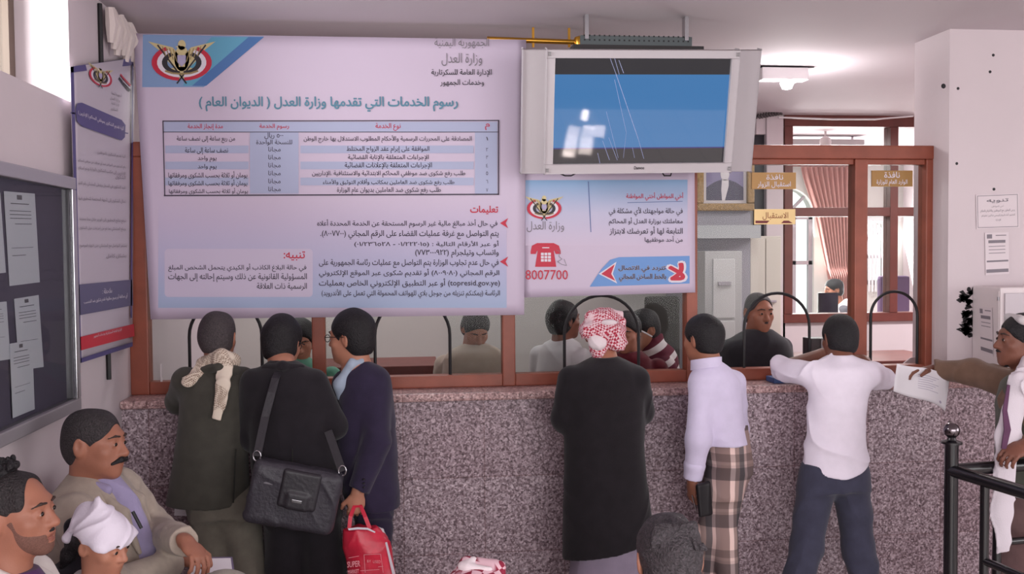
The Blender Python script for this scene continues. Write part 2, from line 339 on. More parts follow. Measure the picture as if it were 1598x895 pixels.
for k in range(-3,14):
    z=LW[2]+k*.1
    for s in (1,-1):
        p=[(LW[0]+t*.2,(z+ (t if s>0 else 1-t)*.2)) for t in (0,1)]
        if all(LW[2]<=q[1]<=LW[3] for q in p): l.tube([(x,YB+.05,zz) for x,zz in p],.006,5)
l.done('lattice_grille',gr,lw)
MB().box(LW[0],LW[1],YB+.1,YB+.104,LW[2],LW[3]).done('window_glass',GLASS,lw)
# ================================================================ printed banners
def printed(name,stops,axis,lo,hi,rough=.45):
    """print whose ink colour runs between stops along one axis of the sheet"""
    m,nt,b=new_nodes(name); L=nt.links; tc=nt.nodes.new('ShaderNodeTexCoord'); sp=nt.nodes.new('ShaderNodeSeparateXYZ'); L.new(tc.outputs['Object'],sp.inputs[0])
    mr=nt.nodes.new('ShaderNodeMapRange'); mr.inputs[1].default_value=lo; mr.inputs[2].default_value=hi; L.new(sp.outputs[axis],mr.inputs[0])
    r=ramp(nt,stops); L.new(mr.outputs[0],r.inputs[0]); L.new(r.outputs[0],b.inputs['Base Color']); b.inputs['Roughness'].default_value=rough; b.inputs['Specular IOR Level'].default_value=.3; return m
VINYL=mat('banner_vinyl',(200,184,204),.45,spec=.3); INKD=ink('dark_ink',(58,48,66)); INKR=ink('red_ink',(190,36,62)); INKB=ink('table_blue',(168,172,200)); INKT=ink('teal_ink',(84,130,152)); INKG=ink('grey_ink',(120,112,120))
INKW=ink('white_ink',(218,210,220)); INKGOLD=ink('gold_ink',(206,188,140)); INKGOLD2=ink('dark_gold_ink',(150,128,86)); INKK=ink('black_ink',(40,34,42)); INKP=ink('purple_ink',(78,70,122))
def sag(F0): return F0
def sheet(name,F,x0,y0,x1,y1,m,parent,nx=24,ny=16,back=.004,wave=None):
    """thin vinyl sheet over the pixel quad, with thickness"""
    v=[];f=[]
    for j in range(ny+1):
        for i in range(nx+1): v.append(F(x0+(x1-x0)*i/nx,y0+(y1-y0)*j/ny))
    for j in range(ny):
        for i in range(nx): a=j*(nx+1)+i; f.append((a,a+nx+1,a+nx+2,a+1))
    me=bpy.data.meshes.new(name); me.from_pydata([[float(q) for q in p] for p in v],[],f); o=link(name,me,m,parent,True)
    md=o.modifiers.new('thick','SOLIDIFY'); md.thickness=back; md.offset=-1; return o
def emblem(F,cx,cy,s,par,name='emblem'):
    """spread-winged gold eagle with a shield between two draped tricolour flags on crossed poles; s = half width in px"""
    e=empty(name,F(0,0)(cx,cy)) if False else None
    def G(k): return lambda x,y: F(k)(cx+x*s,cy+y*s)
    root=Ink(G(1))
    for sg in (1,-1):
        pts=[(sg*1.12,-.62),(sg*.62,-.5),(sg*.3,-.42),(sg*.12,-.2),(sg*.1,.25),(sg*.3,.2),(sg*.55,-.05),(sg*.72,-.3)]
        root.poly(pts if sg>0 else pts[::-1])
    root.disc(0,-.5,.13,.17); root.poly([(-.06,-.5),(-.22,-.44),(-.06,-.38)]); root.disc(0,-.05,.25,.42); root.disc(0,.42,.55,.2)
    o=root.done(name,INKGOLD,par); e=o
    for sg in (1,-1):
        for k,(r0,r1,m,n) in enumerate(((.98,.8,INKR,'flag_red'),(.8,.64,INKW,'flag_white'),(.64,.46,INKK,'flag_black'))):
            i=Ink(G(2))
            A=[math.radians(a) for a in np.linspace(-58,86,12)]
            for a,b in zip(A,A[1:]): i.poly([(sg*(.02+r*math.cos(t)),.08+r*.62*math.sin(t)) for r,t in ((r0,a),(r0,b),(r1,b),(r1,a))])
            i.done(n,m,e)
    i=Ink(G(3)); i.line(-.8,-.5,.16,.78,.05).line(.8,-.5,-.16,.78,.05); i.done('flag_pole',INKK,e)
    i=Ink(G(4)); i.poly([(-.14,-.16),(-.14,.08),(0,.22),(.14,.08),(.14,-.16)]); i.done('shield',mat('print_mauve_ink',(170,160,190),.5),e)
    i=Ink(G(4)); i.band([(-.55,.36),(-.3,.44),(0,.46),(.3,.44),(.55,.36)],.06)
    for sg in (1,-1):
        for k in range(4): i.line(sg*(.28+.12*k),-.36-.03*k,sg*(.16+.12*k),.05-.06*k,.03)
    i.done('feather_lines',INKGOLD2,e); return e
YBN=-.075
def FB(k=0):
    """main banner surface, slightly wavy; k = print layer"""
    def F(x,y):
        p=V(x,y,YBN); p=p.copy(); p[1]=YBN-.0012*k; return p
    return F
ban=empty('information_banner',V(525,275,YBN),'large white and blue vinyl banner with a fee table, hanging above the counter','banner')
def bq(x,y):  # edges of the hung sheet: left edge leans, bottom rises to the right
    u=(x-208)/612; v=(y-52)/445
    return x,y
v=[];nx,ny=40,24
me=bpy.data.meshes.new('vinyl_sheet'); f=[]
for j in range(ny+1):
    for i in range(nx+1):
        a,b=i/nx,j/ny; xl=208+27*b; xr=821-3*b; yt=52+10*a; yb=498-7*a
        v.append(tuple(float(q) for q in FB()(xl+(xr-xl)*a,yt+(yb-yt)*b)))
for j in range(ny):
    for i in range(nx): q=j*(nx+1)+i; f.append((q,q+nx+1,q+nx+2,q+1))
me.from_pydata(v,[],f); o=link('vinyl_sheet',me,VINYL,ban,True); md=o.modifiers.new('thick','SOLIDIFY'); md.thickness=.003; md.offset=-1
ZB=lambda y: V(500,y,YBN)[2]-ban.location[2]
BGB=printed('banner_print_gradient',[(0,(162,176,206)),(.35,(178,176,206)),(.8,(194,180,204)),(1,(200,184,204))],2,ZB(480),ZB(310))
i=Ink(FB(1)); 
for a in range(12):
    for b in range(8):
        x0,x1=247+a*45.3,247+(a+1)*45.3; y0,y1=312+b*21,312+(b+1)*21; i.rect(x0,y0,x1,y1)
i.done('blue_ground',BGB,ban)
i=Ink(FB(1)); i.poly([(223,54),(222,136),(318,136),(412,57)]); i.done('corner_panel',ink('corner_blue',(128,154,194)),ban)
i=Ink(FB(2)); i.poly([(296,96),(330,58),(412,58),(322,133),(286,134)]); i.done('corner_stripe',ink('corner_teal',(96,160,190)),ban)
i=Ink(FB(3)); i.poly([(388,58),(412,58),(322,134),(300,134)]); i.done('corner_edge',ink('corner_deep_blue',(72,112,168)),ban)
emblem(lambda k:FB(3+k),284,94,47,ban)
# fee table
i=Ink(FB(2)); i.rect(256,190,776,206).rect(390,206,466,302).rect(741,206,776,302)
for y0,y1 in ((227,239),(252,264),(277,289)): i.rect(258,y0,388,y1).rect(469,y0,739,y1)
i.done('table_bands',INKB,ban)
i=Ink(FB(3)); i.line(254,189,779,188,1.6).line(254,206,778,206,1).line(256,305,778,303,2).line(254.5,188,257.5,305,1.6).line(778,188,778,304,1.8); i.done('table_rules',INKD,ban)
i=Ink(FB(3))
for t,b in (('م',(757,193,764,203)),('نوع الخدمة',(586,192,625,204)),('رسوم الخدمة',(405,193,451,203)),('مدة إنجاز الخدمة',(293,193,348,203))): i.text(t,*b,bold=.012)
i.done('table_heading',INKR,ban)
i=Ink(FB(3)); J1='يومان أو ثلاثة بحسب الشكوى ومرفقاتها'
rows=[('المصادقة على المحررات الرسمية والأحكام المطلوب الاستدلال بها خارج الوطن',(474,211,736,223)),('الموافقة على إبرام عقد الزواج المختلط',(541,228,670,239)),('الإجراءات المتعلقة بالإنابة القضائية',(543,241,669,251)),('الإجراءات المتعلقة بالإعلانات القضائية',(538,253,674,264)),('طلب رفع شكوى ضد موظفي المحاكم الابتدائية والاستئنافية .الإداريين',(487,266,726,277)),('طلب رفع شكوى ضد العاملين بمكاتب وأقلام التوثيق والأمناء',(504,279,709,290)),('طلب رفع شكوى ضد العاملين بديوان عام الوزارة',(526,292,688,303)),
('من ربع ساعة إلى نصف ساعة',(276,212,367,223)),('نصف ساعة إلى ساعة',(289,230,356,241)),('يوم واحد',(309,243,338,253)),('يوم واحد',(309,256,338,266)),(J1,(263,267,386,279)),(J1,(263,280,386,291)),(J1,(264,293,387,303)),
('٥٠٠ ريال',(413,207,442,217)),('للنسخة الواحدة',(400,218,456,227))]
for t,b in rows: i.text(t,*b,bold=.012)
for k in range(6): i.text('مجانا',419,229+12.4*k,438,238+12.4*k,bold=.004)
for k,y in enumerate((212,229,241,254,266,279,292)): i.text('١٢٣٤٥٦٧'[k],758.5,y+1.5,761.5,y+7)
i.done('table_text',INKD,ban)
i=Ink(FB(3)); i.text('رسوم الخدمات التي تقدمها وزارة العدل ( الديوان العام )',311,151,714,174,bold=.032); i.done('title_text',INKT,ban)
i=Ink(FB(3)); i.text('الجمهورية اليمنية',678,59,763,76,bold=-.006).text('وزارة العدل',689,83,752,103,bold=-.004); i.done('ministry_name',INKG,ban)
i=Ink(FB(3)); i.text('الإدارة العامة للسكرتارية',673,108,767,120,bold=.014).text('وخدمات الجمهور',687,124,755,135,bold=.014); i.done('department_text',INKK,ban)
i=Ink(FB(3)); i.text('تعليمات',734,321,777,334,bold=.03)
for y in (348,408): i.poly([(780,y),(793,y-8),(789,y),(793,y+8)])
i.done('red_heading',INKR,ban)
i=Ink(FB(3))
for t,b in (('في حال أخذ مبالغ مالية غير الرسوم المستحقة عن الخدمة المحددة أعلاه',(495,342,776,356)),('يتم التواصل مع غرفة عمليات القضاء على الرقم المجاني (٨٠٠٧٧٠٠).',(500,359,778,373)),('أو عبر الأرقام التالية : (٠١/٢٢٢٠١٥ - ٠١/٢٣٦٥٢٨)',(553,375,778,387)),('واتساب وتيلجرام (٧٧٣٠٠٠٩٢٢)',(648,389,778,402)),
('في حال عدم تجاوب الوزارة يتم التواصل مع عمليات رئاسة الجمهورية على',(498,404,778,418)),('الرقم المجاني (٨٠٠٩٠٨٠) أو تقديم شكوى عبر الموقع الإلكتروني',(498,419,779,433)),('(topresid.gov.ye) أو عبر التطبيق الإلكتروني الخاص بعمليات',(498,434,780,450)),('الرئاسة (يمكنكم تنزيله من جوجل بلاي للهواتف المحمولة التي تعمل على الأندرويد)',(502,451,780,465))): i.text(t,*b,bold=.014)
i.done('instruction_text',INKD,ban)
i=Ink(FB(2)); i.rrect(257,388,488,463,6); i.done('notice_box',ink('notice_pink',(197,184,206)),ban)
i=Ink(FB(3)); i.text('تنبيه:',443,392,476,406,bold=.02); i.done('notice_heading',INKR,ban)
i=Ink(FB(3)); i.text('في حالة البلاغ الكاذب أو الكيدي يتحمل الشخص المبلغ',263,411,478,424,bold=.014).text('المسؤولية القانونية عن ذلك وسيتم إحالته إلى الجهات',263,426,479,440,bold=.014).text('الرسمية ذات العلاقة',401,441,479,453,bold=.014); i.done('notice_text',INKD,ban)
# small banner
YS=-.06
def FS(k=0):
    def F(x,y):
        p=V(x,y,YS).copy(); p[1]=YS-.0012*k; return p
    return F
sb=empty('complaint_banner',V(950,365,YS),'small blue and white banner with a red telephone and hotline number, under the television','banner')
v=[];f=[];nx,ny=24,14
for j in range(ny+1):
    for i_ in range(nx+1):
        a,b=i_/nx,j/ny; xl=812+6*b; xr=1084+1*b; yt=262; yb=464-8*a
        v.append(tuple(float(q) for q in FS()(xl+(xr-xl)*a,yt+(yb-yt)*b)))
for j in range(ny):
    for i_ in range(nx): q=j*(nx+1)+i_; f.append((q,q+nx+1,q+nx+2,q+1))
me=bpy.data.meshes.new('vinyl_sheet'); me.from_pydata(v,[],f); o=link('vinyl_sheet',me,VINYL,sb,True); md=o.modifiers.new('thick','SOLIDIFY'); md.thickness=.003; md.offset=-1
ZS=lambda y: V(950,y,YS)[2]-sb.location[2]
i=Ink(FS(1))
for a in range(8):
    for b in range(6): i.rect(820+a*31.6,281+b*17-.1*a,820+(a+1)*31.6,281+(b+1)*17-.1*a)
i.done('blue_ground',printed('small_banner_gradient',[(0,(202,186,206)),(.5,(190,186,210)),(1,(132,166,204))],2,ZS(384),ZS(281)),sb)
emblem(lambda k:FS(2+k),849,323,27,sb)
i=Ink(FS(3)); i.text('وزارة العدل',822,345,880,362,bold=-.004); i.done('ministry_name',INKG,sb)
i=Ink(FS(2)); i.line(918,283,922,362,1.4); i.done('divider',ink('divider_blue',(96,112,160)),sb)
tel=Ink(FS(2)); tel.poly([(828,392),(830,383),(838,379),(864,379),(872,383),(875,392),(875,396),(867,396),(865,391),(838,391),(836,396),(828,396)]).poly([(839,391),(835,416),(868,416),(864,391)]); tel=tel.done('telephone_symbol',INKR,sb)
i=Ink(FS(3)); 
for r in range(3):
    for c in range(3): i.rect(844+c*5.5,394+r*5,848.5+c*5.5,398+r*5)
i.rect(846,385.5,857,387); i.done('keypad',INKW,tel)
i=Ink(FS(3)); i.band([(868,390),(874,392),(872,400),(877,404),(870,408),(876,412),(884,414),(880,404)],.7); i.done('handset_cord',INKG,tel)
i=Ink(FS(3)); i.text('8007700',820,421,886,436,bold=.006); i.done('hotline_number',INKR,sb)
i=Ink(FS(3)); i.text('أخي المواطن أختي المواطنة',977,300,1066,313,bold=.016); i.done('red_heading',INKR,sb)
i=Ink(FS(3)); i.line(979,316,1065,314,.9); i.done('heading_rule',ink('divider_blue',(96,112,160)),sb)
i=Ink(FS(3))
for t,b in (('في حالة مواجهتك لأي مشكلة في',(950,323,1065,337)),('معاملتك بوزارة العدل أو المحاكم',(950,339,1065,352)),('التابعة لها أو تعرضك لابتزاز',(951,353,1065,367)),('من أحد موظفيها',(1006,368,1065,379))): i.text(t,*b,bold=.016)
i.done('body_text',INKD,sb)
i=Ink(FS(2)); i.poly([(920,447),(938,420),(952,405),(966,401),(1076,399),(1076,442)]); i.done('corner_panel',ink('corner_blue2',(104,146,204)),sb)
i=Ink(FS(3)); i.poly([(934,427),(962,408),(956,427),(963,442)]); i.done('arrow_outline',INKW,sb)
i=Ink(FS(4)); i.poly([(938,427),(959,412),(953.5,427),(960,438)]); i.done('arrow',INKR,sb)
for b,k,m,n in ((.06,3,INKW,'hotline_text_outline'),(.035,4,INKD,'hotline_text')):
    i=Ink(FS(k)); i.text('تتردد في الاتصال',965,414,1038,424.5,bold=b).text('بالخط الساخن المجاني',966,427,1039,439,bold=b); i.done(n,m,sb)
for b,k,m,n in ((.1,3,INKW,'large_word_outline'),(.05,4,INKR,'large_word')):
    i=Ink(FS(k)); d=1.5 if k==3 else 0; i.text('لا',1044-d,411-d,1067+d,436+d,bold=b); i.done(n,m,sb)
# tall banner on the left wall
XB=XL+.035
def FL(k=0): return lambda x,y: VX(x,y,XB+.0012*k)
LB=lambda a,b: (110+13*b+ (100-16*b)*a+ (0)*a*b, (104+ -14*a) + ((567-27*a)-(104-14*a))*b)   # unit square -> pixels
def FLu(k=0): return lambda a,b: FL(k)(*LB(a,b))
tb=empty('wall_banner',FL()(160,330),'tall narrow grey banner with a purple edge, hanging on the side wall','banner')
me=bpy.data.meshes.new('vinyl_sheet'); v=[];f=[];nx,ny=10,20
for j in range(ny+1):
    for q in range(nx+1):
        p=FLu()(q/nx,j/ny).copy(); p[0]+=.012*math.exp(-((j/ny)/.12)**2)*math.sin(q/nx*3.1); v.append(tuple(float(t) for t in p))
for j in range(ny):
    for q in range(nx): a=j*(nx+1)+q; f.append((a,a+nx+1,a+nx+2,a+1))
me.from_pydata(v,[],f); o=link('vinyl_sheet',me,mat('grey_banner_vinyl',(190,180,190),.5,spec=.3),tb,True); md=o.modifiers.new('thick','SOLIDIFY'); md.thickness=.003; md.offset=-1
K0=6
i=Ink(FLu(K0)); i.rect(0,.0,.05,1).rect(0,.985,1,1).rect(.96,.02,.985,.9).poly([(0,0),(1,0),(1,.025),(0,.02)]); i.done('border',INKP,tb)
PXL=FL(K0)
i=Ink(PXL); i.poly([(118,170),(121,161),(128,160),(190,187),(196,195),(195,214),(190,219),(128,197),(120,189)]).line(110,176,118,177,2).line(194,207,200,208,2); i.done('title_plaque',INKP,tb)
i=Ink(FL(K0+1)); i.text('آلية تقديم الشكاوى بموظفي المحاكم ( الإداريين )',122,171,193,180,bold=.006,slope=.37); i.done('title_text',INKW,tb)
i=Ink(FL(K0)); i.poly([(120,444),(206,436),(208,476),(122,492)]); i.done('blue_band',ink('slate_blue',(92,88,118)),tb)
i=Ink(FL(K0)); i.poly([(123,526),(209,505),(210,524),(124,547)]); i.done('red_band',ink('band_red',(196,44,62)),tb)
i=Ink(FL(K0+1)); i.text('ملاحظة :',160,450,175,458,slope=-.12).text('أي مخالفة أو رسوم مطلوبة تقدم شكوى ضد المتسبب',131,467,199,476,bold=.004,slope=-.15).text('الإدارة العامة للسكرتارية وخدمات الجمهور',146,522,190,528,slope=-.25); i.done('band_text',INKW,tb)
i=Ink(FL(K0))
L=[(152,234,196,'آلية تقديم الشكاوى بالموظفين'),(122,246,196,'رفع الشكوى من المواطن ضد أي موظف من موظفي المحاكم'),(122,258,196,'الإداريين إلى مكتب الشكاوى بالوزارة ويتم استلام'),(180,272,196,'الشكوى'),(122,282,196,'تقيد الشكوى في السجل ويعطى المشتكي رقم القيد'),(122,305,196,'تحال الشكوى إلى الجهة المختصة للتحقيق فيها'),(124,338,196,'ترفع نتائج التحقيق إلى الوزير خلال مدة محددة'),(124,352,196,'ويبلغ المشتكي بما تم من إجراءات حول الشكوى'),(124,380,198,'يستمر التواصل مع المشتكي حتى انتهاء الموضوع'),(166,396,197,'بشكل كامل')]
for x0,y,x1,t in L: i.text(t,x0,y,x1,y+7.5,slope=(.16-(y-234)*.0011))
i.done('body_text',INKG,tb)
i=Ink(FL(K0)); 
for k,(x0,x1) in enumerate(((174,190),(172,187),(174,186),(173,184))): i.text(('الجمهورية اليمنية','وزارة العدل','الإدارة العامة','للشكاوى')[k],x0,142+k*8,x1,148+k*8,slope=.3)
i.done('ministry_name',INKG,tb)
for y0,m,n in ((0,INKR,'ribbon_red'),(4,INKW,'ribbon_white'),(8,INKK,'ribbon_black')):
    i=Ink(FL(K0)); p=[(168,116+y0),(177,110+y0),(184,112+y0),(192,122+y0),(203,134+y0)]; i.band(p,4); i.done(n,m,tb)
emblem(lambda k:(lambda x,y: FL(K0+2+k)(157+(x-157)*.75,y+(x-157)*.25)),157,118,24,tb)
MB().tube([(XL+.01,-.45,3.14),(XL+.012,-.45,2.0),(XL+.012,-.45,1.38)],.011,6).done('cable',BLACK).name='wall_cable'
wc=bpy.data.objects['wall_cable']; put(wc,(XL+.01,-.45,1.38)); tag(wc,'black cable running down the left wall behind the tall narrow banner','cable')
# gathered white cloth in the corner above the frame
cl=MB()
for k in range(9):
    y=-.02-.05*k; cl.tube([(XL+.03+.008*(k%3),y,3.13),(XL+.05+.01*(k%2),y+.01,3.05),(XL+.04,y+.02,2.93+.02*(k%3))],[.022,.03,.014],7)
o=cl.done('gathered_cloth',mat('off_white_cloth',(214,200,196),.85),None,True); put(o,(XL+.04,-.2,3.0)); tag(o,'bunched off white cloth tucked under the ceiling in the left corner','cloth')
# curtain rod behind the television
rod=empty('curtain_rod',V(855,64,-.05),'brass curtain rod fixed under the ceiling, left of the television rack','curtain rod')
ra,rb=V(760,61,-.05),V(905,66,-.05); MB().tube([ra,rb],.014,12).done('rod',GOLD,rod,True)
MB().lathe(rb-np.array([0,0,.03]),[(.004,-.005),(.03,.005),(.036,.03),(.03,.055),(.004,.065)],14).done('finial',GOLD,rod,True)
for px_ in (832,888): q=V(px_,65,-.05); MB().box(q[0]-.006,q[0]+.006,q[1]-.006,q[1]+.006,q[2]-.03,ZC).done('bracket',GOLD,rod)
# ---------------------------------------------------------------- television
tv=empty('television',V(1000,175,-.42),'wide silver plasma television with side speakers, tilted down under the ceiling','television')
c=V(1000,175,-.42); ta=math.radians(15)
ux=np.array([math.cos(-.012),math.sin(-.012)*0,.012]); ux/=np.linalg.norm(ux); nf=np.array([0,-math.cos(ta),-math.sin(ta)]); uz=np.cross(nf,ux)*1.0; uz=-uz if uz[2]<0 else uz
TM=Matrix(((ux[0],nf[0],uz[0]),(ux[1],nf[1],uz[1]),(ux[2],nf[2],uz[2])))
def tvbox(a0,a1,b0,b1,z0,z1,bev=.004): return MB().xbox(c+ux*(a0+a1)/2+nf*(b0+b1)/2+uz*(z0+z1)/2,((a1-a0)/2,(b1-b0)/2,(z1-z0)/2),TM,bev)
SIL=mat('silver_plastic',(188,180,184),.4,spec=.5,var=.02); SILD=mat('silver_grille',(178,170,174),.55,bump=.12,bscale=500)
Wt,Ht=1.2,.61; hw,hh=Wt/2,Ht/2; sw=.115
tvbox(-hw+.03,hw-.03,-.1,-.02,-hh+.03,hh-.03).done('rear_housing',mat('dark_plastic',(52,50,54),.5),tv)
for a0,a1 in ((-hw,-hw+sw),(hw-sw,hw)): tvbox(a0,a1,-.05,.0,-hh,hh,.008).done('speaker',SILD,tv)
fr=MB(); 
bz=.04
def addb(a0,a1,b0,b1,z0,z1): fr.xbox(c+ux*(a0+a1)/2+nf*(b0+b1)/2+uz*(z0+z1)/2,((a1-a0)/2,(b1-b0)/2,(z1-z0)/2),TM,.004)
L0,R0=-hw+sw,hw-sw
addb(L0,R0,-.05,.022,hh-bz,hh); addb(L0,R0,-.05,.022,-hh,-hh+.05); addb(L0,L0+bz,-.05,.022,-hh+.05,hh-bz); addb(R0-bz,R0,-.05,.022,-hh+.05,hh-bz)
fr.done('bezel',SIL,tv)
def tvp(a,z,d=.004): return c+ux*a+nf*d+uz*z
SL,SR,SB,ST=L0+bz,R0-bz,-hh+.05,hh-bz
sm,snt,sbn=new_nodes('screen_picture'); SLk=snt.links; stc=snt.nodes.new('ShaderNodeTexCoord'); ssp=snt.nodes.new('ShaderNodeSeparateXYZ'); SLk.new(stc.outputs['UV'],ssp.inputs[0])
srm=ramp(snt,[(0,(46,42,46)),(.135,(46,42,46)),(.137,(54,50,120)),(.15,(64,120,176)),(.84,(66,124,178)),(.845,(50,48,52)),(1,(50,48,52))],'CONSTANT'); SLk.new(ssp.outputs[1],srm.inputs[0])
SLk.new(srm.outputs[0],sbn.inputs['Emission Color']); sbn.inputs['Emission Strength'].default_value=.62; sbn.inputs['Base Color'].default_value=(.004,.004,.005,1); sbn.inputs['Roughness'].default_value=.03; sbn.inputs['Specular IOR Level'].default_value=.55
me=bpy.data.meshes.new('screen'); me.from_pydata([tuple(float(q) for q in tvp(a,z)) for a,z in ((SL,SB),(SR,SB),(SR,ST),(SL,ST))],[],[(0,1,2,3)]); uv=me.uv_layers.new(name='UVMap')
for k,q in enumerate(((0,0),(1,0),(1,1),(0,1))): uv.data[k].uv=q
link('screen',me,sm,tv)
# thin pale lines fanning over the screen glass
sc=Ink(lambda a,z: tvp(SL+(SR-SL)*a,SB+(ST-SB)*z,.0055))
for a0,z0,a1,z1,w in ((.31,1,.345,.86,.0025),(.335,1,.365,.85,.0025),(.345,.86,.49,.24,.0032),(.49,.24,.53,.04,.0022),(.34,.8,.42,.3,.002),(.36,.98,.39,.86,.003),(.3,.5,.38,.05,.0018),(.285,.22,.33,.03,.0025),(.26,.1,.275,.0,.0025),(.32,.25,.375,.03,.0022),(.42,.3,.41,.05,.0016),(.46,.15,.475,.05,.0016)): sc.line(a0,z0,a1,z1,w)
sc.done('screen_lines',mat('pale_screen_line',(150,160,205),.3,spec=.8),tv)
i=Ink(None)
# upright lettering: y runs down in Ink, so flip
i.v=[]; i.f=[]; i.F=lambda a,z: tvp(a,-z,.0235); i.text('Daewoo',-.026,hh-.036,.026,hh-.02,bold=.03); i.done('maker_name',INKK,tv)
for a in (L0+.012,R0-.012):
    for z in (hh-.02,-hh+.02): tvbox(a-.006,a+.006,.02,.026,z-.008,z+.008,.002).done('corner_clip',mat('grey_plastic',(150,146,148),.5),tv)
tvbox(-.25,.25,-.16,-.1,-.12,.2).done('mounting_arm',BLACKM,tv)
# perforated ceiling rack above the set
rk=empty('ceiling_rack',V(990,66,-.33),'dark perforated metal rack hung from the ceiling above the television','rack')
p0=V(905,56,-.33); p1=V(1078,80,-.33); RK=mat('dark_grey_steel',(84,90,92),.5,metal=.4)
m_=MB().box(p0[0],p1[0],-.35,-.33,p1[2]+.02,p0[2]); m_.done('slotted_plate',RK,rk)
MB().box(p0[0]-.04,p1[0]+.06,-.36,-.2,p1[2]-.01,p1[2]+.02).done('shelf',mat('black_steel',(40,34,36),.5),rk)
h=MB()
for r in range(2):
    for k in range(22): x=p0[0]+.02+k*(p1[0]-p0[0]-.04)/21; z=p1[2]+.045+r*.022; h.box(x-.004,x+.004,-.3515,-.3495,z-.004,z+.004)
h.done('slots',BLACK,rk)
for x in (p0[0]+.02,p1[0]-.04): MB().box(x,x+.02,-.36,-.31,p0[2]-.02,ZC).done('hanger',STEEL,rk)
for k,(xa,xb) in enumerate(((868,903),(1033,1048))):
    o=MB().tube([V(xa,268,-.2),V((xa+xb)/2-4,274,-.2),V((xa+xb)/2+6,274,-.2),V(xb,268,-.2),V(xb,250,-.25),V((xa+xb)/2,240,-.3),V(xa,250,-.25),V(xa,268,-.2)],.004,6).done('television_cable',BLACK,tv,True)
# ================================================================ things on walls and in the office
def paper(name,F,quad,label,cat,lines=(),m=WHITE,group=None,crest=True,th=.0012):
    """a sheet with print; quad = 4 pixel corners (tl,tr,br,bl) mapped by F(k)"""
    def B(k):
        f=F(k)
        def g(u,v):
            x=(quad[0][0]*(1-u)+quad[1][0]*u)*(1-v)+(quad[3][0]*(1-u)+quad[2][0]*u)*v
            y=(quad[0][1]*(1-u)+quad[1][1]*u)*(1-v)+(quad[3][1]*(1-u)+quad[2][1]*u)*v
            return f(x,y)
        return g
    c=B(0)(.5,.5); r=empty(name,c,label,cat,group)
    s=Ink(B(0)); n=4
    for i in range(n):
        for j in range(n): s.rect(i/n,j/n,(i+1)/n,(j+1)/n)
    o=s.done('sheet',m,r); bm=bmesh.new(); bm.from_mesh(o.data); bmesh.ops.remove_doubles(bm,verts=bm.verts,dist=1e-5); bm.to_mesh(o.data); bm.free()
    md=o.modifiers.new('thick','SOLIDIFY'); md.thickness=th; md.offset=0
    if lines:
        i=Ink(B(1))
        for t in lines:
            if len(t)==4: i.rect(*t)
            else: i.text(t[0],t[1],t[2],t[3],t[4],bold=t[5] if len(t)>5 else 0)
        i.done('print',INKG,r)
    return r
# notice board on the left wall
XN=XL+.055
nb=empty('notice_board',VX(40,470,XL+.03),'glazed grey metal notice board full of typed sheets on the left wall','notice board')
tl,tr,br=VX(0,262,XN),VX(104,276,XN),VX(97,640,XN)
yR=-.98; yL=-2.35; zT,zB=2.29,1.325
MB().box(XL+.002,XL+.012,yL,yR,zB,zT).done('back_panel',mat('board_felt',(98,88,108),.85,bump=.1,bscale=300),nb)
for y0,y1,z0,z1,n in ((yL,yR,zT-.05,zT,'frame_rail'),(yL,yR,zB,zB+.05,'frame_rail'),(yR-.05,yR,zB+.05,zT-.05,'frame_stile'),(yL,yL+.05,zB+.05,zT-.05,'frame_stile')): MB().box(XL+.002,XN,y0,y1,z0,z1,.006).done(n,ALU,nb)
MB().box(XN-.012,XN+.004,yR-.062,yR-.05,zB+.05,zT-.05,.003).done('bright_bead',STEEL,nb)
MB().box(XL+.035,XL+.038,yL+.05,yR-.05,zB+.05,zT-.05).done('glass_pane',GLASS,nb)
def FN(k): return lambda x,y: VX(x,y,XL+.016+.0015*k)
TXT=[(.42,.03,.58,.08),(.2,.12,.8,.13),(.15,.2,.85,.208),(.15,.24,.85,.248),(.15,.28,.85,.288),(.3,.34,.85,.348),(.15,.6,.85,.606),(.15,.68,.6,.688)]
for q,l in ((((6,298),(54,302),(62,440),(15,446)),'typed sheet with a small crest, upper right in the notice board'),(((-40,300),(0,300),(9,425),(-32,430)),'typed sheet cut by the photo edge, upper left in the notice board'),(((22,466),(60,460),(68,572),(30,578)),'typed sheet with a grey lower half, lower right in the notice board'),(((-30,474),(10,470),(16,560),(-24,566)),'typed sheet, lower left in the notice board'),(((15,536),(50,530),(54,638),(20,652)),'narrow sheet pinned over another at the bottom of the notice board')):
    k=.0 if 'over' not in l else 2
    paper('notice_sheet',(lambda kk: (lambda k_: FN(k_+kk)))(k),q,l,'paper',TXT,mat('notice_paper',(226,222,234),.7),'sheets in the notice board')
# papers on the right pier
def FP(k): return lambda x,y: V(x,y,-.204-.0012*k)
paper('wall_notice',FP,((1523,304),(1590,301),(1591,355),(1524,357)),'framed typed notice with a bold heading, upper one on the right pier','notice',[('تنويه',.25,.14,.75,.26,.03),('أخي المواطن',.36,.32,.64,.4),('يرجى التعاون مع الموظفين والالتزام بالنظام',.1,.44,.9,.54),('الحضور أثناء الدوام الرسمي شاكرين تعاونكم',.12,.57,.9,.67),('الإدارة',.45,.72,.57,.8),(.03,.03,.97,.045),(.03,.955,.97,.97),(.03,.03,.04,.97),(.96,.03,.97,.97)],mat('pinkish_paper',(214,202,206),.7))
paper('wall_notice',FP,((1537,363),(1574,362),(1575,427),(1538,429)),'small printed sheet with dark bars, below the framed notice on the right pier','notice',[(.08,.04,.3,.14),(.45,.06,.9,.08),(.14,.18,.86,.25),(.06,.66,.97,.7),(.04,.87,.97,.95),(.15,.32,.85,.335),(.15,.4,.85,.415),(.15,.48,.85,.495)],mat('pinkish_paper',(214,202,206),.7))
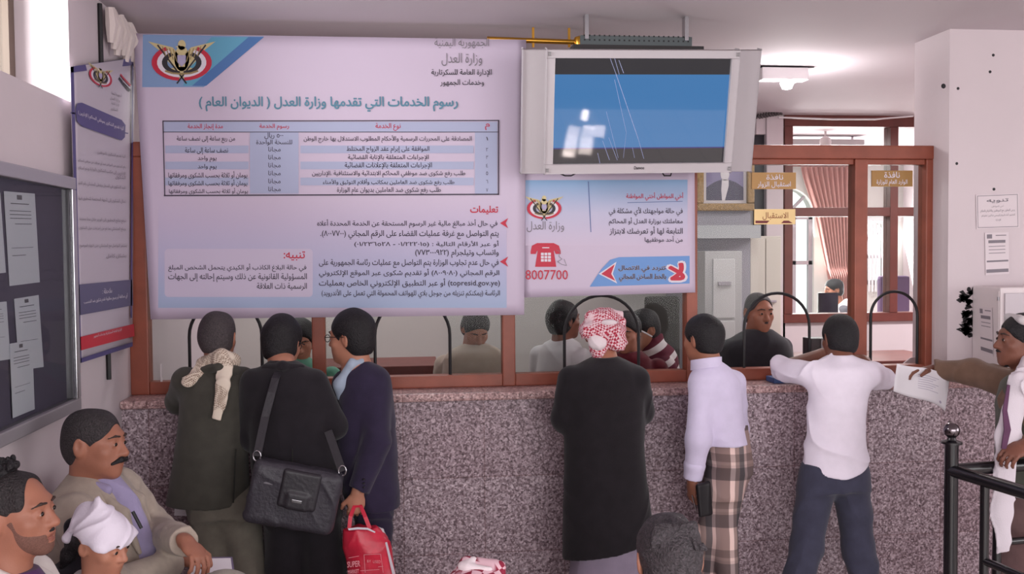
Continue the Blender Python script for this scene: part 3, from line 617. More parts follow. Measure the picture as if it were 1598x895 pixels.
# scorched torn patch of old poster glue
i=Ink(lambda x,y: V(x,y,-.2015)); r_=random.Random(3)
for k in range(46):
    x=1509+r_.gauss(0,5); y=r_.uniform(456,524); i.poly([(x+r_.uniform(-8,-2),y+r_.uniform(-4,2)),(x+r_.uniform(-3,3),y+r_.uniform(2,6)),(x+r_.uniform(2,9),y+r_.uniform(-3,4)),(x+r_.uniform(-2,4),y-r_.uniform(2,6))])
for k in range(10): i.disc(1512+k*2.6,454+r_.uniform(-4,4),3.2,4)
o=i.done('glue_stain',BLACK); put(o,V(1509,490,-.2015)); tag(o,'ragged black stain of old poster glue beside the white cabinet','stain')
for k,(x,y) in enumerate(((1550,86),(1545,112),(1495,138),(1473,134),(1493,255),(1551,295))):
    b=MB().lathe((0,0,0),[(.002,-.006),(.009 if k!=3 else .014,-.004),(.008,.002)],8); o=b.done('wall_plug',BLACK,None,True); o.data.transform(Matrix.Rotation(math.pi/2,4,'X')); p=V(x,y,-.2)
    o.location=[float(a) for a in p]; tag(o,('uppermost dark screw hole high on the right pier','tiny dark screw hole just under the topmost one on the right pier','dark screw hole near the pier corner, level with the television top','chipped dark hole on the corner edge of the right pier','double screw hole on the right pier, level with the frame top','dark screw hole above the framed notice on the right pier')[k],'screw hole','screw holes in the right pier')
# white metal cabinet fixed to the pier
wb=empty('wall_cabinet',V(1580,595,-.3),'white metal cabinet fixed on the pier above the right end of the counter','cabinet')
xb0=V(1519,470,-.21)[0]; xb1=xb0+.62; zt_=1.76
CAB=mat('white_enamel',(216,204,206),.4)
MB().box(xb0,xb1,-.45,-.201,1.262,zt_,.008).done('body',CAB,wb)
MB().box(xb0+.02,xb1-.02,-.462,-.45,1.29,zt_-.03,.004).done('door',mat('cabinet_door_grey',(192,182,188),.4),wb)
MB().box(xb0-.003,xb0+.0,-.44,-.425,1.3,zt_-.02,.001).done('hinge_strip',CAB,wb)
mb_=MB(); 
for z in (1.34,1.52,1.7): mb_.box(xb0-.006,xb0,-.44,-.43,z-.01,z+.01)
mb_.done('hinge',STEEL,wb)
def FC(k): return lambda x,y: VX(x,y,xb0-.004-.0012*k)
paper('cabinet_notice',FC,((1527,478),(1548,480),(1550,556),(1530,549)),'printed sheet with dark bars stuck on the side of the white cabinet','notice',[(.08,.04,.3,.14),(.45,.06,.9,.08),(.14,.18,.86,.25),(.06,.66,.97,.7),(.04,.87,.97,.95),(.15,.32,.85,.335),(.15,.4,.85,.415)],mat('pinkish_paper',(214,202,206),.7))
# gold and cream signs on the glass
def FG(k): return lambda x,y: V(x,y,-.012-.0012*k)
def sign(x0,y0,x1,y1,rgb,texts,label,tm,stripe=False):
    a,b=V(x0,y1,-.01),V(x1,y0,-.01); r=empty('window_sign',(a+b)/2,label,'sign')
    MB().box(a[0],b[0],-.0125,-.004,a[2],b[2],.001).done('plate',mat('sign_%d'%rgb[1],rgb,.35,metal=.15),r)
    i=Ink(FG(1)); 
    for t in texts: i.text(*t[:5],bold=.02)
    i.done('lettering_text',tm,r)
    if stripe:
        i=Ink(FG(1)); i.poly([(x0+2,y1-6),(x0+2,y1-2),(x0+20,y1-2),(x0+24,y1-6)]).poly([(x0+46,y1-6),(x0+42,y1-2),(x1-4,y1-2),(x1-10,y1-6)]); i.done('stripe',ink('maroon',(110,34,40)),r)
sign(1173,269,1242,295,(168,126,72),[('نافذة',1196,272,1222,280),('استقبال الزوار',1182,283,1234,293)],'gold sign with white lettering on the glass right of the portrait',INKW)
sign(1360,266,1424,291,(160,120,66),[('نافذة',1380,268,1404,277),('الوارد العام للوزارة',1368,280,1416,290)],'gold sign with white lettering in the narrow right-hand window bay',INKW)
sign(1177,326,1241,350,(222,190,134),[('الاستقبال',1190,331,1230,343)],'cream sign with a maroon stripe on the glass below a gold one',ink('brown_ink',(150,96,60)),True)
o=MB().tube([V(252,599,-.03),V(252,590,-.03),V(251,586,-.03),V(251,567,-.03)],[.006,.005,.004,.0035],6).done('pen',mat('white_plastic',(220,214,216),.4),None,True); put(o,V(252,599,-.03)); tag(o,'white pen standing against the glass in the left window corner','pen')
# counter-side paper scrap and blue pad
o=MB().box(0,.095,-.0015,.0,0,.075).done('paper_scrap',WHITE,None); p=V(272,804,-.222); o.data.transform(Matrix.Rotation(.06,4,'Y')); o.location=[float(a) for a in p]; tag(o,'white scrap of paper stuck on the granite beside the olive suit','paper')
p=V(1240,582,-.14); o=MB().box(p[0]-.14,p[0]+.02,-.2,-.08,ZL+.001,ZL+.03,.004).done('blue_folder',mat('blue_card',(62,84,132),.5),None); put(o,(p[0]-.06,-.14,ZL)); tag(o,'blue folder lying on the counter under the reaching arm','folder')
# ---------------------------------------------------------------- office furniture
def drawer_cabinet(x0,x1,y,z1,label):
    r=empty('filing_cabinet',((x0+x1)/2,y,0),label,'filing cabinet'); G=mat('pale_grey_enamel',(188,186,186),.4); G2=mat('pale_enamel_front',(208,206,206),.4)
    MB().box(x0,x1,y,y+.5,0,z1,.006).done('body',G,r); n=4; h=(z1-.1)/n
    for k in range(n):
        d=MB().box(x0+.06,x1-.06,y-.015,y,.05+k*h+.01,.05+(k+1)*h-.01,.004).done('drawer',G2,r)
        MB().box((x0+x1)/2-.05,(x0+x1)/2+.05,y-.035,y-.015,.05+k*h+h*.55,.05+k*h+h*.55+.03,.004).done('drawer_handle',ALU,d)
a=V(1100,400,1.85)[0]; b=V(1158,400,1.85)[0]
drawer_cabinet(a,b,1.85,1.96,'pale grey filing cabinet under the gilt portrait frame, behind the glass')
def wardrobe(x0,x1,y,z1,label):
    r=empty('office_cupboard',((x0+x1)/2,y,0),label,'cupboard'); C_=mat('cream_laminate',(206,198,188),.5)
    MB().box(x0,x1,y,y+.5,0,z1,.005).done('body',C_,r); xm=(x0+x1)/2
    for p,q in ((x0+.01,xm-.003),(xm+.003,x1-.01)): 
        d=MB().box(p,q,y-.02,y,.06,z1-.02,.004).done('door',C_,r); hx=q-.05 if p<xm-.1 else p+.05
        MB().box(hx-.035,hx+.035,y-.04,y-.02,1.53,1.55,.004).done('door_handle',ALU,d)
a=V(1168,400,2.5)[0]; b=V(1219,400,2.5)[0]
wardrobe(a,b,2.5,2.08,'cream two-door cupboard beside the pale grey filing cabinet')
# dark door leaf standing above/behind the cupboard, in white architraves
d1=empty('door_1',(V(1184,300,3.08)[0],3.08,0),kind='structure'); a=V(1176,300,3.08)[0]; b=V(1191,300,3.08)[0]
MB().box(a,b,3.06,3.09,0,2.98).done('door_leaf',mat('dark_door',(38,34,42),.5),d1)
MB().box(b,V(1219,300,3.05)[0],3.0,3.09,0,ZC-.02,.006).done('architrave',WALL,d1); MB().box(a,b,3.02,3.09,2.98,ZC-.02,.006).done('head_casing',WALL,d1)
# portrait
YP=2.362
pf=empty('portrait_frame',V(1130,300,YP),'gilt framed portrait of a suited figure hung behind the glass','portrait'); 
A,B=V(1086,329,YP),V(1176,240,YP); GILT=mat('carved_gilt',(150,122,84),.5,metal=.3,var=.3,vscale=60,bump=.4,bscale=90)
x0,x1,z0,z1=A[0],B[0],A[2],B[2]
for a,b,c_,d_,n in ((x0,x1,z0,z0+.06,'frame_rail'),(x0,x1,z1-.06,z1,'frame_rail'),(x0,x0+.06,z0+.06,z1-.06,'frame_stile'),(x1-.06,x1,z0+.06,z1-.06,'frame_stile')): MB().box(a,b,YP-.03,YP+.02,c_,d_,.012).done(n,GILT,pf)
MB().box(x0+.06,x1-.06,YP,YP+.01,z0+.06,z1-.06).done('mount',mat('cream_mount',(206,198,200),.6),pf)
def FO(k): return lambda u,v: np.array([x0+.085+(x1-x0-.17)*u,YP-.001-.0012*k,z0+.085+(z1-z0-.17)*v])
i=Ink(FO(0)); i.rect(0,0,1,1); i.done('picture_ground',ink('portrait_grey',(136,128,160)),pf)
i=Ink(FO(1)); i.poly([(0,0),(1,0),(1,.35),(.8,.5),(.58,.58),(.42,.58),(.2,.5),(0,.35)]); i.done('suit',ink('portrait_suit',(82,78,96)),pf)
i=Ink(FO(2)); i.poly([(.42,0),(.5,.0),(.6,.4),(.6,.58),(.42,.58),(.4,.3)]); i.disc(.5,.72,.12,.17); i.done('scarf',ink('portrait_cloth',(214,208,212)),pf)
MB().box(x0-.3,x1+.02,2.25,2.385,V(1100,372,2.4)[2],V(1100,352,2.4)[2]).done('shelf',mat('glass_shelf_edge',(176,178,180),.2)).name='wall_shelf'
o=bpy.data.objects['wall_shelf']; put(o,(x0,2.38,V(1100,372,2.4)[2])); tag(o,'pale shelf under the gilt portrait frame, behind the glass','shelf')
struct('wall_office',MB().box(V(1080,300,2.46)[0]-.05,V(1166,300,2.46)[0],2.385,3.06,0,ZC),mat('grey_violet_paint',(150,146,154),.7))
# low red-brown desk run inside the counter with drawers and a chair back
dk=empty('office_desk',(-.2,1.4,0),'tall red-brown desk inside the office, behind the second window bay','desk')
MB().box(-.7,.24,1.15,1.7,1.15,1.225,.006).done('desk_top',WOODD,dk); MB().box(-.65,.2,1.5,1.55,0,1.15).done('modesty_panel',WOODD,dk)
for x in (-.65,.15):
    for y in (1.2,1.64): MB().box(x,x+.05,y-.02,y+.03,0,1.15).done('leg',WOODD,dk)
dk2=empty('office_desk',(3.4,1.6,0),'red-brown desk in the narrow right-hand window bay','desk')
zd=V(1390,560,1.5)[2]; MB().box(2.9,4.0,1.4,2.1,zd-.05,zd,.006).done('desk_top',WOODD,dk2)
for x in (2.95,3.9):
    for y in (1.45,2.0): MB().box(x,x+.05,y,y+.05,0,zd-.05).done('leg',WOODD,dk2)
MB().box(3.0,3.9,1.98,2.0,.2,zd-.05).done('modesty_panel',WOODD,dk2)
# papers strewn on the counter inside the right bay
v=MB(); p=V(1400,552,.25); v.prism([(p[0]-.12,.1,ZL+.002),(p[0]+.16,.1,ZL+.002),(p[0]+.2,.13,ZL+.1),(p[0]+.02,.13,ZL+.085),(p[0]-.06,.12,ZL+.03)],(0,.012,0)); o=v.done('paper_pile',mat('crumpled_paper',(206,196,198),.8),None); put(o,(p[0],.1,ZL)); tag(o,'crumpled pale papers propped inside the narrow right-hand window bay','paper')
# grey metal box behind the reaching man
p=V(1267,540,.5); bx=empty('desk_telephone_box',(p[0],.5,ZL-.1),'dark grey metal box with a pale edge on the ledge behind the glass','box'); MB().box(p[0]-.04,p[0]+.12,.42,.55,ZL-.02,p[2]+.055,.006).done('case',mat('grey_case',(92,86,90),.5),bx); MB().box(p[0]+.02,p[0]+.032,.41,.42,ZL,p[2]+.05).done('trim',ALU,bx)
struct('trim_2',MB().box(XL,6.3,.16,.30,ZL-.16,ZL-.12),WOODD)
# far room: curtain, chair, blind, lights
CUR=mat('dusty_pink_curtain',(176,128,122),.85)
cu=bmesh.new(); n=60; rows=14; g=[]
for j in range(rows+1):
    t=j/rows; z=3.0-2.0*t; xa=float(np.interp(z,[1.0,1.5,2.4,2.9,3.0],[5.43,5.39,5.2,5.02,5.0])); xb=5.62
    g.append([cu.verts.new((xa+(xb-xa)*i/n,6.42+.035*math.sin(i*.95+.6*math.sin(j*.3)),z)) for i in range(n+1)])
for j in range(rows):
    for i in range(n): cu.faces.new((g[j][i],g[j+1][i],g[j+1][i+1],g[j][i+1]))
me=bpy.data.meshes.new('curtain'); cu.to_mesh(me); cu.free(); o=link('curtain',me,CUR,None,True); md=o.modifiers.new('t','SOLIDIFY'); md.thickness=.008; put(o,(5.3,6.42,3.0)); tag(o,'dusty pink curtain gathered beside the arched far window','curtain')
bl=empty('vertical_blind',(6.1,6.5,1.4),'pale vertical slat blind over the small far window','blind')
for k in range(9): MB().box(5.93+k*.045,5.955+k*.045,6.5,6.506,1.42,2.32).done('slat',mat('blind_slat',(206,202,204),.7),bl)
ch=empty('office_chair',(5.85,5.6,0),'dark high-backed office chair behind the man in the far room','chair')
MB().box(5.75,5.83,5.35,5.85,.95,1.52,.03).done('backrest',mat('dark_leather',(58,50,62),.5),ch); MB().box(5.3,5.83,5.35,5.85,.45,.55,.03).done('seat',mat('dark_leather',(58,50,62),.5),ch); MB().tube([(5.55,5.6,.03),(5.55,5.6,.46)],.03,10).done('column',STEEL,ch)
for k in range(5): a=k*2*math.pi/5; MB().tube([(5.55,5.6,.09),(5.55+.3*math.cos(a),5.6+.3*math.sin(a),.03)],.02,8).done('leg',BLACKM,ch)
ch2=empty('office_chair',(4.9,3.95,0),'mauve upholstered chair back seen through the narrow right-hand bay','chair')
q0,q1=V(1372,470,4.0),V(1412,430,4.0); MB().box(q0[0],q1[0]+.05,3.98,4.06,.6,q1[2],.03).done('backrest',mat('mauve_cloth',(110,88,118),.8),ch2); MB().box(q0[0],q1[0]+.05,4.06,4.5,.5,.6,.03).done('seat',mat('mauve_cloth',(110,88,118),.8),ch2)
for x in (q0[0]+.03,q1[0]-.02):
    for y in (4.0,4.45): MB().box(x,x+.04,y,y+.04,0,.5).done('leg',BLACKM,ch2)
fd=empty('far_desk',(4.8,4.6,0),'desk with white papers in the far room','desk')
MB().box(4.2,5.3,4.3,4.95,1.1,1.15,.006).done('desk_top',mat('pale_desk',(206,198,198),.5),fd); MB().box(4.25,5.25,4.85,4.89,0,1.1).done('panel',WOODD,fd)
mo=empty('computer_monitor',(4.62,4.7,1.15),'dark computer monitor on the far room desk','monitor'); MB().box(4.46,4.68,4.7,4.74,1.22,1.5,.008).done('screen_housing',BLACKM,mo); MB().box(4.55,4.59,4.72,4.75,1.16,1.25).done('stand',BLACKM,mo); MB().box(4.49,4.65,4.66,4.8,1.151,1.165,.004).done('foot',BLACKM,mo)
MB().tube([(4.4,6.5,3.03),(5.8,6.5,3.03)],.02,8).done('curtain_pole',WOODD,None,True); cp_=bpy.data.objects['curtain_pole']; cp_.parent=o if False else None; put(cp_,(5.1,6.5,3.03)); tag(cp_,'dark wooden curtain pole above the arched far window','curtain pole')
for x in (4.45,5.75): q_=MB().box(x-.012,x+.012,6.5,6.6,3.02,3.04).done('bracket',WOODD,cp_)
MB().box(5.9,6.36,6.49,6.6,2.32,2.37,.004).done('head_rail',mat('blind_slat',(206,202,204),.7),bl)
# lights
EM=mat('lit_tube',(255,250,252),.5,emit=(255,248,250),estr=6)
def fluor(x,y,label,L=1.25,w=.16,hang=.1,pw=48):
    r=empty('ceiling_light',(x,y,ZC),label,'ceiling light',None); MB().box(x-L/2,x+L/2,y-w/2,y+w/2,ZC-hang,ZC-hang+.06,.006).done('reflector',mat('light_housing',(196,190,192),.5),r)
    MB().tube([(x-L/2+.04,y,ZC-hang-.022),(x+L/2-.04,y,ZC-hang-.022)],.016,10).done('lamp_tube',EM,r,True)
    for a in (x-L/2+.1,x+L/2-.1): MB().box(a-.01,a+.01,y-.01,y+.01,ZC-hang+.06,ZC).done('hanger',STEEL,r)
    l=area('lamp_light',(x,y,ZC-hang-.05),(0,0,0),L-.1,w,pw,(1,.96,.96)); l.parent=r; l.location=Vector((0,0,-hang-.05)); return r
fluor(4.25,4.6,'long fluorescent light seen through the upper right partition pane',pw=70)
fluor(3.0,5.4,'long fluorescent light deep in the far room',pw=60)
fluor(.2,1.6,'long fluorescent light over the office behind the big banner',1.25,pw=9)  # added lamp, out of view behind the banner, to brighten the office
fluor(-.9,1.9,'long fluorescent light at the left end of the office',1.0,pw=8)  # second added lamp, out of view, lifting the left office walls
q=V(1228,118,1.0)
fl=empty('ceiling_light',(q[0],1.0,ZC),'dark bar light with a glowing round bulb, right of the television','ceiling light')
a,b=V(1186,101,.9),V(1270,101,.9)
MB().tube([a,b],.02,10).done('mounting_bar',BLACK,fl,True); MB().box(a[0],b[0]-.05,.86,.96,a[2]-.1,a[2]-.02,.008).done('reflector',mat('light_housing',(196,190,192),.5),fl)
MB().lathe(V(1228,130,.9),[(.004,-.04),(.03,-.034),(.045,0),(.03,.034),(.004,.04)],16).done('bulb',EM,fl,True)
MB().xbox(V(1243,126,.88),(.05,.012,.008),Matrix.Rotation(-.45,3,'Y')).done('lamp_tube',EM,fl)
bl_=bpy.data.lights.new('bulb_light','POINT'); bl_.energy=15; bl_.shadow_soft_size=.07; bl_.color=(1,.96,.96); bo=bpy.data.objects.new('bulb_light',bl_); COL.objects.link(bo); bo.parent=fl; bo.location=Vector([float(v) for v in V(1228,130,.9)-np.array([0,0,.12])])-fl.location
fluor(4.75,1.5,'long fluorescent light over the office behind the right pier',1.25,pw=55)  # added lamp kept out of view by the pier, fills the right office
for x in (a[0]+.05,b[0]-.06): MB().box(x,x+.015,.89,.91,a[2],ZC).done('hanger',BLACK,fl)
cv=MB(); q=V(1288,222,4.2); cv.tube([(q[0],4.2,ZC),(q[0],4.2,q[2]+.05)],.012,8); o=cv.done('stem',CAB); 
cm=empty('security_camera',(q[0],4.2,ZC),'white dome camera on a short stem under the far ceiling','camera'); o.parent=cm; o.data.transform(Matrix.Translation(-cm.location)); MB().lathe((q[0],4.2,q[2]),[(.01,-.05),(.05,-.03),(.06,0),(.05,.04),(.02,.06)],16).done('dome',CAB,cm,True)
o=MB().tube([V(1215,183,2.9),V(1300,186,2.9),V(1365,186,2.9),V(1425,181,2.9)],.008,6).done('ceiling_cable',mat('white_plastic',(220,214,216),.4),None,True); put(o,V(1300,186,2.9)); tag(o,'thin white cable sagging along the partition top','cable')
mb_=MB(); 
for k in range(9): mb_.tube([V(1180+k*4.2,184-k*.8,2.95),V(1183+k*4.2,179-k*.8,2.92),V(1186+k*4.2,184-k*.8,2.95)],.012,6)
o=mb_.done('tinsel_garland',mat('grey_tinsel',(84,76,78),.6),None); put(o,V(1195,183,2.95)); tag(o,'grey tinsel garland looped at the ceiling left of the partition','garland')
# ---------------------------------------------------------------- queue railing, front right
rl=empty('queue_railing',(V(1485,670,-1.35)[0],-1.35,0),'glossy black tubular queue railing with a ball-topped post','railing')
P0=V(1485,671,-1.35); BLK=BLACKM
MB().tube([(P0[0],P0[1],0),(P0[0],P0[1],P0[2]-.045)],.028,20).done('post',BLK,rl,True)
MB().lathe((P0[0],P0[1],0),[(.09,0),(.09,.012),(.05,.03),(.03,.05)],24).done('base_plate',BLK,rl,True)
MB().lathe((P0[0],P0[1],P0[2]-.06),[(.02,0),(.043,.004),(.043,.012),(.02,.02),(.016,.03)],24).done('collar',BLK,rl,True)
MB().lathe((P0[0],P0[1],P0[2]),[(.003,-.034),(.018,-.029),(.030,-.016),(.034,0),(.030,.016),(.018,.029),(.003,.034)],20).done('ball_finial',mat('chromed_ball',(120,112,116),.12,metal=1),rl,True)
zr=V(1490,733,-1.35)[2]; dA=np.array([1,.12,0.0]); dB=np.array([.16,-1,0.])
q=np.array([P0[0],P0[1],zr])
MB().tube([q,q+dA*1.2],.027,14).done('top_rail',BLK,rl,True)
MB().tube([q,q+dB*1.3],.027,14).done('top_rail',BLK,rl,True)
zl=zr-.33
for d,s in ((dA,.23),(dB,.19)):
    n=q+d*s; MB().tube([(n[0],n[1],0),(n[0],n[1],zr)],.018,14).done('baluster',BLK,rl,True)
    e=q+d*1.15; MB().tube([(n[0],n[1],zl),(e[0],e[1],zl)],.016,12).done('lower_rail',BLK,rl,True); MB().tube([(e[0],e[1],0),(e[0],e[1],zr)],.028,14).done('post',BLK,rl,True)
# ---------------------------------------------------------------- benches
def bench(x0,x1,y0,y1,z,label):
    r=empty('waiting_bench',((x0+x1)/2,(y0+y1)/2,0),label,'bench'); MB().box(x0,x1,y0,y1,z-.04,z,.008).done('seat',WOODD,r)
    for x in (x0+.04,x1-.09):
        for y in (y0+.04,y1-.09): MB().box(x,x+.05,y,y+.05,0,z-.04).done('leg',BLACKM,r)
bench(XL+.02,-.9,-3.0,-1.15,.46,'wooden bench along the left wall under the seated men')
bench(.05,1.15,-2.75,-2.35,.42,'wooden bench under the two waiting people at the bottom edge')
# ================================================================ implicit-surface modeller for bodies and clothes
f32=np.float32
def nrm(v): v=np.array(v,float); return v/np.linalg.norm(v)
def smin(a,b,k):
    if k<=0: return np.minimum(a,b)
    h=np.maximum(k-np.abs(a-b),0)/k; return np.minimum(a,b)-h*h*k*.25
def smax(a,b,k): return -smin(-a,-b,k)
class Prim:
    def __init__(s,fn,lo,hi,k=.02,op='u'): s.fn=fn; s.lo=np.array(lo,float); s.hi=np.array(hi,float); s.k=k; s.op=op
def cone(a,b,ra,rb,k=.02,op='u',flat=None,cap=False):
    a=np.array(a,float); b=np.array(b,float); R=max(ra,rb); ba=b-a; L2=float(ba@ba)+1e-12
    def fn(x,y,z):
        px_,py_,pz=x-a[0],y-a[1],z-a[2]; t=(px_*ba[0]+py_*ba[1]+pz*ba[2])/L2; h=np.clip(t,0,1)
        qx,qy,qz=px_-ba[0]*h,py_-ba[1]*h,pz-ba[2]*h
        if flat is not None:
            n,s=flat; q=qx*n[0]+qy*n[1]+qz*n[2]; e=q*(1/s-1); qx,qy,qz=qx+n[0]*e,qy+n[1]*e,qz+n[2]*e
        d=np.sqrt(qx*qx+qy*qy+qz*qz)-(ra+(rb-ra)*h)
        if flat is not None: d=d*.75
        if cap: d=np.maximum(d,(t-1)*math.sqrt(L2))
        return d
    return Prim(fn,np.minimum(a,b)-R,np.maximum(a,b)+R,k,op)
def chain(pts,rs,k=.02,**kw): return [cone(p,q,a,b,k,**kw) for p,q,a,b in zip(pts,pts[1:],rs,rs[1:])]
def ell(c,r,M=None,k=.02,op='u'):
    c=np.array(c,float); r=np.array(r,float); M=np.eye(3) if M is None else M; R=np.abs(M)@r
    def fn(x,y,z):
        q=[(M[0,i]*(x-c[0])+M[1,i]*(y-c[1])+M[2,i]*(z-c[2])) for i in range(3)]
        k0=np.sqrt(sum((q[i]/r[i])**2 for i in range(3))); k1=np.sqrt(sum((q[i]/r[i]**2)**2 for i in range(3)))+1e-9
        return k0*(k0-1)/k1
    return Prim(fn,c-R,c+R,k,op)
def loft(rings,face=0,k=.03,op='u',smooth=5,sup=2.0):
    """rings: (x,y,z,half width,half depth), any order; face = facing angle in degrees (0 = away from the camera). Flat ends."""
    R=np.array(sorted(rings,key=lambda r:r[2]),float); zs=np.linspace(R[0,2],R[-1,2],90); T=np.array([np.interp(zs,R[:,2],R[:,i]) for i in (0,1,3,4)])
    for _ in range(smooth*3):
        P=np.pad(T,((0,0),(1,1)),mode='edge'); T2=.25*P[:,:-2]+.5*P[:,1:-1]+.25*P[:,2:]; T2[:,0]=T[:,0]; T2[:,-1]=T[:,-1]; T=T2
    a=math.radians(face); fx,fy=math.sin(a),math.cos(a); m=R[:,3:].max()
    def fn(x,y,z):
        zz=np.broadcast_to(z,np.broadcast(x,y,z).shape); cx=np.interp(z,zs,T[0]); cy=np.interp(z,zs,T[1]); w=np.interp(z,zs,T[2]); d=np.interp(z,zs,T[3])
        dx,dy=x-cx,y-cy; u=np.abs(dx*fy-dy*fx)/w; v=np.abs(dx*fx+dy*fy)/d
        if sup==2.0: k0=np.sqrt(u*u+v*v)
        else: k0=(u**sup+v**sup)**(1/sup)
        k1=np.sqrt((u/w)**2+(v/d)**2)+1e-9
        r=(k0-1)*np.maximum(k0,1e-4)/k1 if sup==2.0 else (k0-1)*np.minimum(w,d)
        return np.maximum(np.maximum(r,z-zs[-1]),zs[0]-z)
    lo=[min(R[:,0])-m,min(R[:,1])-m,R[0,2]]; hi=[max(R[:,0])+m,max(R[:,1])+m,R[-1,2]]
    return Prim(fn,lo,hi,k,op)
def cutplane(n,p,k=.005):
    """removes the side the normal points to"""
    n=nrm(n); c=float(n@np.array(p,float)); return Prim(lambda x,y,z:(x*n[0]+y*n[1]+z*n[2])-c,None or [-1e3]*3,[1e3]*3,k,'i')
def surface(prims,vox,folds=None):
    us=[p for p in prims if p.op=='u']; lo=np.min([p.lo for p in us],0)-3*vox-.012; hi=np.max([p.hi for p in us],0)+3*vox+.012
    n=np.ceil((hi-lo)/vox).astype(int)+1; F=np.full(n,.3,f32); ax=[(lo[i]+vox*np.arange(n[i])).astype(f32) for i in range(3)]
    for p in prims:
        m=p.k+4*vox+.01
        i0=np.clip(np.floor((p.lo-m-lo)/vox).astype(int),0,n); i1=np.clip(np.ceil((p.hi+m-lo)/vox).astype(int)+1,0,n)
        if (i1<=i0).any(): continue
        sl=tuple(slice(a,b) for a,b in zip(i0,i1)); x=ax[0][sl[0]][:,None,None]; y=ax[1][sl[1]][None,:,None]; z=ax[2][sl[2]][None,None,:]
        d=p.fn(x,y,z).astype(f32) if p.op!='f' else None
        if p.op=='u': F[sl]=smin(F[sl],d,p.k)
        elif p.op=='s': F[sl]=smax(F[sl],-d,p.k)
        elif p.op=='i': F[sl]=smax(F[sl],d,p.k)
        elif p.op=='f': F[sl]=F[sl]+p.fn(x,y,z).astype(f32)
    if folds is not None: F+=folds(ax[0][:,None,None],ax[1][None,:,None],ax[2][None,None,:]).astype(f32)
    F[0]=F[-1]=.3; F[:,0]=F[:,-1]=.3; F[:,:,0]=F[:,:,-1]=.3
    S=F<0; nx,ny,nz=n
    c=[S[i:nx-1+i,j:ny-1+j,k:nz-1+k] for i in (0,1) for j in (0,1) for k in (0,1)]
    anyc=c[0]|c[1]|c[2]|c[3]|c[4]|c[5]|c[6]|c[7]; allc=c[0]&c[1]&c[2]&c[3]&c[4]&c[5]&c[6]&c[7]; mk=anyc&~allc
    I=np.argwhere(mk); idx=np.full(mk.shape,-1,np.int32); idx[mk]=np.arange(len(I))
    cor=np.array([(i,j,k) for i in (0,1) for j in (0,1) for k in (0,1)]); val=np.stack([F[I[:,0]+o[0],I[:,1]+o[1],I[:,2]+o[2]] for o in cor],1)
    acc=np.zeros((len(I),3)); cnt=np.zeros(len(I))
    for a in range(8):
        for b in range(a+1,8):
            if np.abs(cor[a]-cor[b]).sum()!=1: continue
            va,vb=val[:,a],val[:,b]; cr=(va<0)!=(vb<0); t=np.where(cr,va/np.where(cr,va-vb,1),0)
            acc+=np.where(cr[:,None],cor[a]+t[:,None]*(cor[b]-cor[a]),0); cnt+=cr
    P=lo+vox*(I+acc/cnt[:,None]); Q=[]
    for axn in range(3):
        d=[0,0,0]; d[axn]=1; A=S[:nx-d[0],:ny-d[1],:nz-d[2]]; B=S[d[0]:,d[1]:,d[2]:]; E=np.argwhere(A!=B); sgn=A[E[:,0],E[:,1],E[:,2]]
        u,w=[q for q in range(3) if q!=axn]
        ok=(E[:,u]>0)&(E[:,w]>0)&(E[:,u]<n[u]-1)&(E[:,w]<n[w]-1); E=E[ok]; sgn=sgn[ok]
        def g(du,dw): q=E.copy(); q[:,u]-=du; q[:,w]-=dw; return idx[q[:,0],q[:,1],q[:,2]]
        q=np.stack([g(1,1),g(0,1),g(0,0),g(1,0)],1); fl=sgn if axn!=1 else ~sgn; q[~fl]=q[~fl][:,::-1]; Q.append(q)
    Q=np.concatenate(Q); Q=Q[(Q>=0).all(1)]; return P,Q
def mesh_np(name,P,Q):
    me=bpy.data.meshes.new(name); me.vertices.add(len(P)); me.vertices.foreach_set('co',P.astype(f32).ravel()); me.loops.add(Q.size); me.loops.foreach_set('vertex_index',Q.astype(np.int32).ravel())
    me.polygons.add(len(Q)); me.polygons.foreach_set('loop_start',np.arange(0,Q.size,4,dtype=np.int32)); me.polygons.foreach_set('loop_total',np.full(len(Q),4,np.int32)); me.update(calc_edges=True); me.polygons.foreach_set('use_smooth',np.ones(len(Q),bool)); return me
QUAL=1.0
def solid(name,prims,vox,m,parent,folds=None):
    P,Q=surface(prims,vox*QUAL,folds); return link(name,mesh_np(name,P,Q),m,parent)
def creases(amp=.006,sc=1,seed=0,tilt=(0,0,1)):
    """cloth folds as real relief: two families of ridges plus a slow swell"""
    r=np.random.default_rng(seed); W_=[(r.normal(size=3)*np.array([8,8,6])*sc,r.uniform(0,6.3)) for _ in range(5)]; t=np.array(tilt,float)*15*sc; t2=np.array([tilt[2],tilt[1],-tilt[0]],float)*11*sc+r.normal(size=3)*3
    def fn(x,y,z):
        s=0
        for w,p in W_: s=s+np.sin(w[0]*x+w[1]*y+w[2]*z+p)
        r1=1-np.abs(np.sin(.5*(t[0]*x+t[1]*y+t[2]*z)+.9*s)); r2=1-np.abs(np.sin(.5*(t2[0]*x+t2[1]*y+t2[2]*z)-.7*s+2)); m=.5+.5*np.sin(1.1*s+1)
        return -amp*1.9*(r1*r1*m+.7*r2*r2*(1-m))+amp*.14*s+amp*.5
    return fn
def basis(yaw,pitch=0,roll=0):
    """columns right, forward, up of something facing yaw (0 = +y, 90 = +x); pitch > 0 looks down, roll > 0 leans to its right"""
    a=math.radians(yaw); r=np.array([math.cos(a),-math.sin(a),0]); f=np.array([math.sin(a),math.cos(a),0]); u=np.array([0,0,1.])
    p=math.radians(pitch); f,u=f*math.cos(p)-u*math.sin(p),u*math.cos(p)+f*math.sin(p)
    q=math.radians(roll); r,u=r*math.cos(q)-u*math.sin(q),u*math.cos(q)+r*math.sin(q); return np.stack([r,f,u],1)
